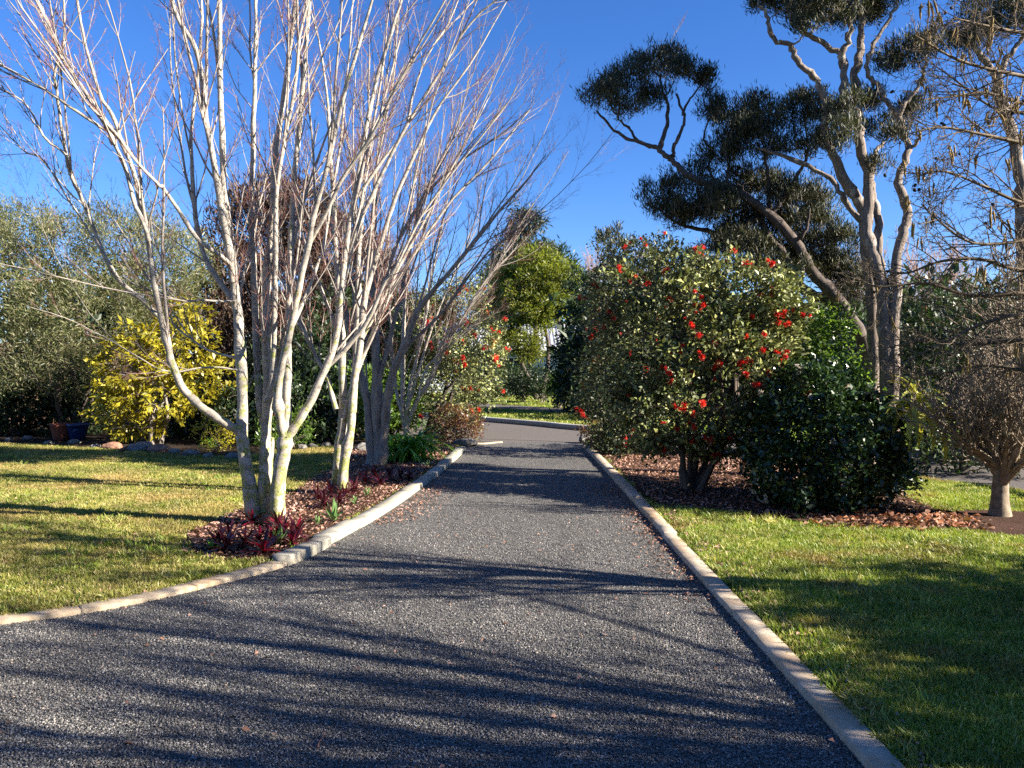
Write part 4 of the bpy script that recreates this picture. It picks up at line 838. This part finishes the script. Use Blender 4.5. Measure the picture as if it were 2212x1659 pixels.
# ------------------------------------------------------------------ pale bare tree on the right
rng = np.random.default_rng(130); base = np.array(G(2160, 1117)+(0.,)); base[2] = 0
root = empty('bare_shrub_tree', tuple(base), 'low spreading bare tree with pale upturned twigs at the right edge of the lawn', 'tree')
tr_p = np.array([base+[0, 0, -.05], base+[0.0, 0, .15], base+[.02, .02, .38], base+[.03, .02, .52]]); rad = np.array([.13, .088, .075, .072])
tubes('trunk', [(catmull(tr_p, 9), np.interp(np.linspace(0, 3, 9), range(4), rad))], 12, M['pale_bark'], root)
lim = []; outl = [[], [], []]
fk = base+np.array([.02, .02, .48])
for i in range(15):
    a = i*2.4+rng.uniform(-.2, .2); el = (.35, .8, 1.15)[i % 3]+rng.uniform(-.1, .15); el = 1.0 if math.cos(a) < -.15 and el < .75 else el; d = np.array([math.cos(a)*math.cos(el), math.sin(a)*math.cos(el)*.9, math.sin(el)])
    L = (1.7, 2.1, 2.5)[i % 3]*rng.uniform(.85, 1.1)*(.5 if d[0] < -.15 else 1); p, r = grow(rng, fk-d*.02+np.array([0, 0, -.16*(i % 4)*.5]), d, L, .040, 10, .05, .12, .25); lim.append((p, r)); tubes('limb', [(p, r)], 7, M['pale_bark'], root)
    side(rng, p, r, 10, 1.05, 0, outl, 40, .12, .16, .10, True, (4, 2), .5, .85, None, .0075)
tubes('twigs', outl[0]+outl[1]+outl[2], 4, M['pale_bark'], root)['kind'] = 'stuff'
# ------------------------------------------------------------------ alder with catkins, trunk beyond the right frame edge
rng = np.random.default_rng(140)
root = empty('alder_tree', (5.4, 4.9, 0), 'alder with dark branches, hanging golden catkins and black cones reaching in from the right', 'tree')
def al(pts, r0, r1): return catmull(np.array(pts, float), len(pts)*5), np.linspace(r0, r1, len(pts)*5)
trunk = al([(5.4, 4.9, -.1), (5.35, 4.9, 1.2), (5.3, 4.85, 2.6), (5.35, 4.8, 4.2), (5.4, 4.75, 6)], .12, .03)
tubes('trunk', [trunk], 12, M['alder_bark'], root)
brs = []
for pts, r0, r1, d0, d1, zt in [
 ([(2300,60),(2212,70),(2150,60),(2085,45),(2060,40)], .014, .004, 4.8, 4.5, 3.6), ([(2300,190),(2212,165),(2140,150),(2060,125),(1975,75)], .014, .004, 4.7, 4.3, 3.2),
 ([(2300,250),(2212,225),(2130,200),(2050,210),(1990,215)], .012, .003, 5.0, 4.6, 3.0), ([(2320,330),(2212,310),(2120,290),(2030,275),(1960,290)], .014, .003, 4.6, 4.4, 2.8),
 ([(2320,260),(2212,245),(2140,230),(2060,170),(2010,135)], .012, .003, 4.9, 5.0, 3.0), ([(2320,460),(2212,440),(2120,400),(2040,370),(1980,380)], .014, .003, 4.7, 4.5, 2.6),
 ([(2350,660),(2212,635),(2100,640),(2000,612),(1900,620),(1850,600)], .018, .003, 5.0, 5.2, 2.2), ([(2350,760),(2212,735),(2090,745),(2000,735),(1900,755)], .018, .004, 4.9, 5.2, 2.0),
 ([(2330,560),(2212,585),(2120,560),(2030,565),(1960,590),(1900,585)], .016, .003, 4.8, 5.0, 2.3), ([(2350,820),(2212,800),(2120,790),(2010,810),(1930,790)], .016, .003, 4.9, 5.3, 1.8),
 ([(2330,500),(2212,520),(2100,525),(2020,470),(1990,440)], .013, .003, 4.8, 4.6, 2.4), ([(2330,690),(2212,680),(2120,700),(2040,740),(1960,780),(1940,800)], .012, .003, 4.8, 5.0, 2.1)]:
    p, r = trace(pts, r0, r1, None, d0, d1, rng); st = np.array([5.33, 4.85, p[0][2]-.35])
    q = catmull([st, (st+p[0])/2+np.array([0, 0, .03]), p[0]], 7); p = np.vstack([q[:-1], p]); r = np.concatenate([np.linspace(r0*1.9, r0, 6), r])
    brs.append((p, r)); tubes('limb', [(p, r)], 7, M['alder_bark'], root)
o3 = [[], [], []]
for p, r in brs: side(rng, p, r, 20, .5, 0, o3, 50, .3, .02, .13, True, (4, 2), .5, .6, None, .0017)
for k in range(24):                                   # upper crown outside the frame
    i = rng.integers(8, 24); d = nrm(np.array([rng.normal(-.3, .6), rng.normal(0, .6), .7])); q = grow(rng, trunk[0][i], d, rng.uniform(1.6, 2.6), .035, 9, .02, .10, .2); brs.append(q); o3[0].append(q)
    side(rng, q[0], q[1], 9, .9, 1, o3, 40, .25, .05, .1, True, (5, 4), .5, .6, None, .004)
tubes('twigs', o3[0]+o3[1]+o3[2], 4, M['alder_bark'], root)['kind'] = 'stuff'
def catkin(rng, bend):
    n = 9; t = np.linspace(0, 1, n); p = np.column_stack([bend*np.sin(t*2)*.012, bend*np.cos(t*3)*.004, -t*.095]); r = .0060*np.sin(np.clip(t*1.05+.08, 0, 1)*math.pi)**.4*(1+.18*np.sin(np.arange(n)*3.1))
    r[0] = .0012; an = np.arange(6)*math.pi/3; V = (p[:, None]+r[:, None, None]*np.stack([np.cos(an), np.sin(an), np.zeros(6)], 1)[None]).reshape(-1, 3); idx = np.arange(n*6).reshape(n, 6); a = idx[:-1]; b_ = idx[1:]
    return mesh_np('catkin', V, [np.stack([a, np.roll(a, -1, 1), np.roll(b_, -1, 1), b_], -1).reshape(-1, 4)], M['catkin'], True)
CK = [catkin(rng, s) for s in (-1, .4, 1.2)]
bm = bmesh.new(); bmesh.ops.create_icosphere(bm, subdivisions=2, radius=.009)
for v in bm.verts: v.co.z *= 1.35; v.co *= 1+.12*math.sin(v.co.x*900)*math.sin(v.co.z*800)
cme = bpy.data.meshes.new('cone'); bm.to_mesh(cme); bm.free(); cme.materials.append(M['cone'])
tips = [q[0][-1] for q in o3[0][:len(brs)*12] if q[0][-1][1] < 6.2]+[q[0][-1] for q in o3[1] if q[0][-1][1] < 6.2]
def inframe(p): return p[1] > .5 and abs(p[0]/p[1]) < .66 and -.58 < (p[2]-EYE)/p[1] < .46
tips = [p for p in tips if inframe(p)]; rng.shuffle(tips); nck = 0
for p in tips:
    if nck > 190: break
    yv = 790-(p[2]-EYE)*F/p[1]
    if rng.random() > (1.0 if yv < 520 else .3): continue
    for j in range(rng.integers(2, 5)):
        o = bpy.data.objects.new('catkin', CK[rng.integers(3)]); o.location = Vector(p+rng.normal(0, .012, 3))-root.location; o.rotation_euler = (rng.normal(0, .12), rng.normal(0, .12), rng.uniform(0, 6)); s = rng.uniform(.75, 1.15); o.scale = (s, s, s); link(o, root); nck += 1
for p in tips[-34:]:
    for j in range(rng.integers(1, 3)):
        o = bpy.data.objects.new('cone', cme); o.location = Vector(p+rng.normal(0, .02, 3))-root.location; o.rotation_euler = tuple(rng.uniform(0, 3, 3)); link(o, root)
# ------------------------------------------------------------------ trees right of the camera that shade the foreground
rng = np.random.default_rng(150)
for bx, by, lb, nb in ((6.4, 2.1, 'bare tree just outside the right frame edge casting branch shadows', 15), (8.8, .6, 'second bare tree beyond the right frame edge', 16)):
    root = empty('bare_tree', (bx, by, 0), lb, 'tree', 'bare trees beside the drive')
    tp, trr = grow(rng, np.array([bx, by, 0.]), np.array([0, 0, 1.]), 2.2, .13, 8, 0, .03, .7); tubes('trunk', [(tp, trr)], 10, M['alder_bark'], root)
    o4 = [[], [], []]
    for i in range(nb):
        d = nrm(np.array([rng.normal(0, .45), rng.normal(0, .45), 1])); q = grow(rng, tp[rng.integers(3, 8)], d, rng.uniform(2.6, 4.8), .065 if i < 5 else .032, 10, .04, .07, .25); o4[0].append(q)
        side(rng, q[0], q[1], 13, 1.4, 1, o4, 35, .2, .06, .09, True, (6, 5), .5, .6, None, .0045)
    tubes('branches', o4[0]+o4[1]+o4[2], 5, M['alder_bark'], root)['kind'] = 'stuff'
bl = [(np.array([9.4, 4.0, 2.5]), np.array([1.2, .95, 1.0])), (np.array([9.2, 2.9, 2.5]), np.array([1.5, 1.25, 1.1])), (np.array([9.4, 1.8, 2.6]), np.array([1.4, 1.2, 1.1])), (np.array([9.0, 3.4, 1.5]), np.array([1.1, .9, .8])), (np.array([9.6, .6, 2.4]), np.array([1.4, 1.2, 1.3])), (np.array([9.4, 2.4, 1.1]), np.array([1.4, 1.4, .8])), (np.array([10.6, 2.6, 3.0]), np.array([1.2, 1.3, 1.0]))]
shrub('evergreen_tree', 'evergreen tree outside the right frame edge shading the right lawn', 'tree', (9.3, 2.4, 0), bl, 46, 11, .13, .06, M['darkgreen'], 151, 3, .12, 'dark_bark', 60, .3, .12)
# ------------------------------------------------------------------ strap-leaved plants
def strap(L, W, curve, fold, n=6, tip=.0, keel=.25, spine=0):
    """arching strap leaf along +X rising then drooping; returns mesh arrays"""
    t = np.linspace(0, 1, n); ang = curve[0]+(curve[1]-curve[0])*t; ds = L/(n-1)
    x = np.concatenate([[0], np.cumsum(np.cos(ang[:-1])*ds)]); z = np.concatenate([[0], np.cumsum(np.sin(ang[:-1])*ds)])
    w = W*(np.clip(np.minimum(.55+1.2*t, 1), 0, 1))*np.clip((1-t)/.45, tip, 1)**.7
    nx, nz = -np.sin(ang), np.cos(ang); V = []
    for i in range(n):
        for s, k in ((-1, keel), (0, 0), (1, keel)): V.append((x[i]+nx[i]*w[i]*k, s*w[i], z[i]+nz[i]*w[i]*k))
    Q = []
    for i in range(n-1):
        for j in range(2): a = i*3+j; Q.append([a, a+1, a+4, a+3])
    return np.array(V), [np.array(Q)]
def rosette(name, label, cat, loc, meshes, n, e0, e1, s0, s1, rng, group=None, lean=.15, leafname='leaf', spiral=2.4):
    root = empty(name, tuple(float(v) for v in loc), label, cat, group)
    for i in range(n):
        t = i/max(n-1, 1); o = bpy.data.objects.new(leafname, meshes[rng.integers(len(meshes))])
        o.rotation_euler = Euler((rng.normal(0, .12), -(e0+(e1-e0)*t)+rng.normal(0, lean), i*spiral+rng.normal(0, .2)), 'XYZ'); s = (s0+(s1-s0)*t)*rng.uniform(.8, 1.15); o.scale = (s, s, s)
        o.location = (rng.normal(0, .01), rng.normal(0, .01), .01+.03*t); link(o, root)
    return root
def sm(name, mat, *a, **k): V, Q = strap(*a, **k); return mesh_np(name, V, Q, mat, True)
BR = [sm('leaf', M['brom'], .30, .020, (.15, -.5), 0), sm('leaf', M['brom'], .26, .022, (.1, -.9), 0), sm('leaf', M['brom'], .33, .019, (.25, -.2), 0)]
BRR = BR+BR[:1]+[sm('leaf', M['brom_red'], .28, .023, (.15, -.5), 0), sm('leaf', M['brom_red'], .24, .024, (.1, -.2), 0)]
rng = np.random.default_rng(160)
bro = [(470,1172,'dark'),(498,1160,'dark'),(487,1185,'dark'),(545,1125,'red'),(528,1172,'dark'),(560,1165,'red'),(590,1170,'red'),(612,1150,'red'),(632,1172,'red'),(600,1135,'red'),(570,1190,'red'),(640,1150,'red'),
 (690,1072,'dark'),(715,1060,'dark'),(745,1066,'dark'),(765,1058,'dark'),(735,1082,'dark'),(700,1088,'dark'),(810,1020,'dark'),(840,1030,'dark'),(790,1034,'dark'),(865,1025,'dark'),(885,1030,'dark'),(822,1040,'dark')]
blab = {0: 'dark maroon bromeliad at the far left of the clump below the first maple', 3: 'bromeliad with upright crimson leaves against the trunks of the first maple', 11: 'crimson bromeliad at the right end of the clump below the first maple'}
for i, (x, y, c) in enumerate(bro):
    g = G(x, y+12); gr = 'red bromeliads under the first maple' if i < 12 else ('dark bromeliads under the second maple' if i < 18 else 'dark bromeliads under the shaded maple')
    lb = blab.get(i) or ('crimson and maroon bromeliad in the clump below the first maple' if i < 12 and c == 'red' else 'dark maroon bromeliad in the left half of the clump below the first maple' if i < 12 else 'dark bromeliad in the clump below the second maple' if i < 18 else 'dark bromeliad in deep shade below the third maple')
    rosette('bromeliad', lb, 'bromeliad', (g[0], g[1], .02), BRR if c == 'red' else BR, 26, .0, 1.1, .78, .56, rng, gr, .22)
AL = [sm('leaf', M['aloe'], .24, .019, (.2, .6), 0, keel=.45), sm('leaf', M['aloe'], .20, .020, (.0, .45), 0, keel=.45), sm('leaf', M['aloe'], .22, .018, (.3, .1), 0, keel=.45)]
for x, y, s, n, lb in [(602,1180,.85,15,'pale green aloe at the front corner of the bed beside the block kerb'), (722,1128,.95,15,'largest green aloe, beside the kerb right of the red bromeliads'), (686,1136,.4,11,'tiny aloe just left of the largest aloe'), (765,1092,.5,12,'small aloe behind the largest aloe, next to the kerb'), (793,1073,.5,11,'small aloe beside the shaded bromeliads'), (925,1008,.5,10,'small aloe right of the strappy green clump')]:
    g = G(x, y+4); rosette('aloe', lb, 'aloe', (g[0], g[1], .02), AL, n, .15, 1.3, s*1.05, s*.8, rng, 'aloes in the bed beside the drive', .08)
AG = [sm('leaf', M['agap'], .72, .017, (1.3, -1.3), 0, n=9), sm('leaf', M['agap'], .62, .016, (1.2, -1.5), 0, n=9), sm('leaf', M['agap'], .66, .018, (1.45, -.7), 0, n=9)]
g = G(877, 1000); root = rosette('agapanthus', 'big clump of arching bright green strap leaves beside the third maple', 'plant', (g[0], g[1]+.25, .0), AG, 190, -.15, .3, 1.2, 1.3, rng, None, .14)
for o in root.children: o.location = (rng.normal(0, .16), rng.normal(0, .14), 0)
for x, y, lb in [(905,905,'small strappy plant at the foot of the russet shrub'), (455,948,'small strappy plant at the rock border')]:
    g = G(x, y+20); rosette('agapanthus', lb, 'plant', (g[0], g[1], 0), AG, 30, -.3, .2, .5, .55, rng, None, .12)
WEED = [sm('leaf', M['agap'], .09, .016, (.5, -.3), 0, n=4)]
g = G(465, 1190); rosette('weed', 'small bright green weed in the bare soil in front of the bromeliads', 'weed', (g[0], g[1], .0), WEED, 26, -.2, .8, 1.0, .8, rng)
FE = [sm('leaf', M['fern'], .55, .030, (.5, -1.5), 0, n=9), sm('leaf', M['fern'], .48, .026, (.9, -1.2), 0, n=9), sm('leaf', M['fern'], .40, .040, (.3, -1.6), 0, n=9)]
root = rosette('staghorn_fern', 'yellow-green epiphyte with long arching straps on the kanuka trunk', 'fern', P(1975, 890, 9.0), FE, 60, -.5, .9, 1.35, 1.05, rng, None, .25)
# ------------------------------------------------------------------ rocks, pots, bird, sticks
def rock(label, x, y, r, seed, mat, sq=(1, .8, .6), group='rocks edging the left lawn', dz=0):
    rg = random.Random(seed); bm = bmesh.new(); bmesh.ops.create_icosphere(bm, subdivisions=3, radius=r)
    ph = [rg.uniform(0, 6) for _ in range(6)]; fl = [Vector((rg.gauss(0, 1), rg.gauss(0, 1), rg.gauss(0, 1))).normalized() for _ in range(7)]
    for v in bm.verts:
        n = v.co.normalized(); k = 1+.12*math.sin(n.x*4+ph[0])*math.sin(n.y*5+ph[1])+.07*math.sin(n.z*9+ph[2])*math.sin(n.x*8+ph[3])
        p = n*k
        for f in fl:
            dd = p.dot(f)-.78
            if dd > 0: p = p-f*dd*.85
        v.co = Vector((p.x*r*sq[0], p.y*r*sq[1], p.z*r*sq[2]))
    g = G(x, y); o = bm_obj('rock', bm, mat, None, False, (g[0], g[1]+.1, r*sq[2]*.45)); o.rotation_euler.z = rg.uniform(0, 3); props(o, label, 'rock', group); return o
rk_ = [(52,952,.19,'rock','flat grey rock at the far left of the border'),(100,962,.14,'rock','small shaded rock below the terracotta pot'),(155,960,.18,'rock','pale flat rock below the blue pot'),(200,968,.13,'rock','small dark rock between the pots and the brown rock'),(238,970,.22,'rock_brown','reddish brown rock below the yellow-leaved shrub'),(268,975,.14,'rock','small grey rock right of the brown rock'),(298,975,.30,'rock','largest grey rock in the middle of the lawn border'),(340,978,.26,'rock_brown','brown and grey rock right of the largest rock'),(372,982,.17,'rock','grey rock near the small strappy plant'),(405,986,.20,'rock','dark rock near the right end of the left border'),(445,990,.16,'rock','dark rock just left of the yellow-green shrub'),(500,993,.18,'rock','dark rock behind the trunk of the first maple'),(648,972,.18,'rock','grey rock below the orange-flowered shrub'),(672,968,.14,'rock','small rock right of the orange-flowered shrub'),(700,966,.16,'rock','rock between the first and second maples'),(782,975,.26,'rock','broad grey rock right of the second maple'),(12,955,.16,'rock','rock at the left frame edge')]
for i, (x, y, r, mt, lb) in enumerate(rk_): rock(lb, x, y, r*.68, 200+i, M[mt], (1.25, .8, .62))
for i, (x, y, r) in enumerate([(948,950,.24),(975,956,.2),(1003,962,.22),(925,960,.16)]): rock(['dark rock under the russet shrub, leftmost of the corner rocks', 'dark rock in the middle below the russet shrub', 'dark rock at the corner of the drive and road', 'small dark rock at the end of the maple bed'][i], x, y, r, 240+i, M['rock'], (1.3, .8, .5), 'rocks at the end of the left bed')
for i, (x, y, r) in enumerate([(1268,955,.2),(1290,962,.22)]): rock(['dark rock at the right corner of drive and road', 'dark rock under the low pinkish shrub'][i], x, y, r, 250+i, M['rock'], (1.3, .8, .55), 'rocks at the right end of the drive')
def lathe(name, prof, mat, parent=None, loc=None, n=24, label=None, cat=None):
    V, Q = [], []; m_ = len(prof)
    for r, z in prof:
        for i in range(n): a = 6.283*i/n; V.append((r*math.cos(a), r*math.sin(a), z))
    for j in range(m_-1):
        for i in range(n): Q.append([j*n+i, j*n+(i+1) % n, (j+1)*n+(i+1) % n, (j+1)*n+i])
    o = bpy.data.objects.new(name, mesh_np(name, np.array(V), [np.array(Q)], mat, True)); 
    if loc: o.location = loc
    link(o, parent); return o
for x, mt, lb in [(112, 'terracotta', 'terracotta garden pot in shade at the left border'), (148, 'blue_glaze', 'dark blue glazed garden pot in shade at the left border')]:
    g = G(x, 956); root = empty('garden_pot', (g[0], g[1]+.35, 0), lb, 'pot')
    lathe('body', [(.0, .01), (.13, .01), (.15, .05), (.19, .2), (.215, .32), (.225, .33), (.23, .37), (.205, .375), (.195, .33)], M[mt], root)
    lathe('potting_soil', [(.19, .33), (.1, .345), (.0, .34)], M['soil'], root)
# bird
g = G(265, 985)
bm = bmesh.new(); prof = [(-.085, .040, .006, .004), (-.06, .050, .010, .006), (-.035, .060, .022, .020), (-.01, .068, .032, .032), (.02, .078, .033, .036), (.042, .096, .022, .026), (.055, .112, .021, .022), (.07, .118, .016, .016), (.082, .116, .006, .005), (.098, .112, .001, .001)]
rings = []
for x, z, wy, wz in prof: rings.append([bm.verts.new((x, wy*math.cos(a), z+wz*math.sin(a))) for a in np.linspace(0, 6.283, 11)[:-1]])
for r1, r2 in zip(rings, rings[1:]):
    for i in range(10): bm.faces.new((r1[i], r1[(i+1) % 10], r2[(i+1) % 10], r2[i]))
bm.faces.new(rings[0][::-1]); bm.faces.new(rings[-1])
for s in (-1, 1):
    for a, b_ in (((.0, s*.014, .045), (.004, s*.016, 0)), ((.004, s*.016, .001), (.024, s*.02, .0))):
        a, b_ = Vector(a), Vector(b_); d = (b_-a).normalized(); u = d.orthogonal().normalized()*.0022; v2 = d.cross(u)
        q1 = [bm.verts.new(a+u*c+v2*e) for c, e in ((1, 0), (0, 1), (-1, 0), (0, -1))]; q2 = [bm.verts.new(b_+u*c+v2*e) for c, e in ((1, 0), (0, 1), (-1, 0), (0, -1))]
        for i in range(4): bm.faces.new((q1[i], q1[(i+1) % 4], q2[(i+1) % 4], q2[i]))
M['bird'] = flat_mat('bird_feathers', (.13, .085, .05), scale=60, var=.5, bd=.001)
o = bm_obj('bird', bm, M['bird'], None, True, (g[0], g[1], .03)); o.rotation_euler.z = .3; o.scale = (1.15,)*3; props(o, 'small brown bird standing on the left lawn near the rocks', 'bird')
rng = np.random.default_rng(170)
def stick(label, pts, r, mat='mbranch', z=.0, name='fallen_stick'):
    q = [np.array(G(x, y)+(0.,))+np.array([0, 0, z+r+.006*(i % 2)]) for i, (x, y) in enumerate(pts)]; p = catmull(q, 10)
    o = tubes(name, [(p, np.linspace(r, r*.5, 10))], 6, M[mat]); props(o, label, 'stick', 'fallen sticks')
stick('short forked stick lying on the gravel near the bottom of the picture', [(686,1608),(690,1596),(694,1590),(702,1578)], .0045, 'twig', -.02)
stick('thin pale stick lying on the gravel in the middle of the drive', [(983,1388),(1000,1386),(1012,1389)], .004, 'mbranch', -.02)
stick('long pale curved stick lying on the left lawn', [(532,1108-120+100),(555,1090),(580,1086),(612,1087)], .006, 'mbranch', .015)
# ------------------------------------------------------------------ house beyond the road
hx0, hx1, hy = -6.5, 6.2, 46.0
M['weatherboard'] = flat_mat('weatherboard_paint', (.55, .60, .64), scale=3, var=.06, bd=.001, rough=.5); M['roofing'] = flat_mat('corrugated_roof_paint', (.42, .43, .45), scale=2, var=.12, bd=0, rough=.35, spec=.5); M['glass'] = flat_mat('window_glass', (.02, .025, .03), rough=.05, var=.1, bd=0, spec=.8)
M['trim'] = flat_mat('white_trim', (.7, .7, .68), var=.05, bd=0)
def box(name, x0, x1, y0, y1, z0, z1, mat, parent=None, me=None):
    loc = (parent.location+(parent.parent.location if parent.parent else Vector((0, 0, 0)))) if parent else Vector((0, 0, 0)); bm = bmesh.new(); bmesh.ops.create_cube(bm, size=1)
    for v in bm.verts: v.co = Vector(((x0+x1)/2+v.co.x*(x1-x0), (y0+y1)/2+v.co.y*(y1-y0), (z0+z1)/2+v.co.z*(z1-z0)))-loc
    return bm_obj(name, bm, mat, parent)
house = empty('house', (0, hy, 0), 'pale weatherboard house with a corrugated metal roof half hidden beyond the road', 'house')
box('wall', hx0, hx1, hy+.05, hy+6, 0, 2.55, M['weatherboard'], house)
z = .25
while z < 2.5:
    bm = bmesh.new(); vs = [bm.verts.new(Vector(c)-house.location) for c in ((hx0, hy+.05, z), (hx1, hy+.05, z), (hx1, hy-.0, z), (hx0, hy-.0, z), (hx0, hy+.035, z+.18), (hx1, hy+.035, z+.18), (hx1, hy+.05, z+.18), (hx0, hy+.05, z+.18))]
    for f in ((0, 3, 2, 1), (3, 4, 5, 2), (4, 7, 6, 5), (0, 4, 3), (1, 2, 5)): bm.faces.new([vs[i] for i in f])
    bm_obj('board', bm, M['weatherboard'], house); z += .18
for x0, x1 in ((-3.2, -1.8), (-.6, .8), (2.6, 4.0)):
    wf = box('window', x0, x1, hy-.05, hy+.02, 1.0, 2.1, M['trim'], house)
    for a, b_ in ((x0+.07, (x0+x1)/2-.03), ((x0+x1)/2+.03, x1-.07)): box('pane', a, b_, hy-.06, hy-.03, 1.07, 2.03, M['glass'], house)
nx = int((hx1-hx0+1)/.035); xs = np.linspace(hx0-.5, hx1+.5, nx); wv = .022*np.sin(xs*2*math.pi/.22)
V = np.vstack([np.column_stack([xs, np.full(nx, hy-.6), 2.58+wv]), np.column_stack([xs, np.full(nx, hy+3.2), 4.15+wv])]); i_ = np.arange(nx-1)
V2 = np.vstack([V, np.column_stack([xs, np.full(nx, hy+7), 2.58+wv])])
o = obj_np('roof', V2, [np.vstack([np.column_stack([i_, i_+1, i_+1+nx, i_+nx]), np.column_stack([i_+nx, i_+1+nx, i_+1+2*nx, i_+2*nx])])], M['roofing'], house, True)
box('gutter', hx0-.5, hx1+.5, hy-.72, hy-.61, 2.46, 2.56, M['trim'], house)
box('soffit', hx0-.4, hx1+.4, hy-.6, hy+.05, 2.47, 2.50, M['trim'], house)
# paling fence at far left
fr = empty('paling_fence', (-13, 22, 0), 'weathered brown paling fence behind the grey-green tree', 'fence')
rng = np.random.default_rng(180); M['paling'] = bark_mat('paling_wood', (.16, .10, .07), (.30, .20, .14), scale=8, stretch=(3, 3, .3), bd=.002)
bm = bmesh.new(); bmesh.ops.create_cube(bm, size=1)
for v in bm.verts: v.co = Vector((v.co.x*.13, v.co.y*.02, v.co.z*2.2))
pme = bpy.data.meshes.new('paling'); bm.to_mesh(pme); bm.free(); pme.materials.append(M['paling'])
for i in range(60):
    o = bpy.data.objects.new('paling', pme); o.location = (-5.0+i*.15, rng.normal(0, .006), 1.12+rng.normal(0, .015)); o.rotation_euler.z = 0; link(o, fr)
for z in (.4, 1.7): box('rail', -18.1, -9, 22.015, 22.06, z, z+.09, M['paling'], fr)
# timber posts and low rail by the side road, right
fr = empty('post_and_rail_fence', (6.9, 11, 0), 'low dark wooden fence posts beside the side road behind the bare tree', 'fence')
for y in (9.2, 10.2, 11.2, 12.2, 13.4): box('post', 6.84, 6.94, y, y+.1, -.1, .55, M['dark_bark'], fr)
box('rail', 6.86, 6.90, 9.25, 13.45, .34, .42, M['dark_bark'], fr)
print('objects', len(bpy.data.objects), 'tris', sum(len(o.data.polygons) for o in bpy.data.objects if o.type == 'MESH'))
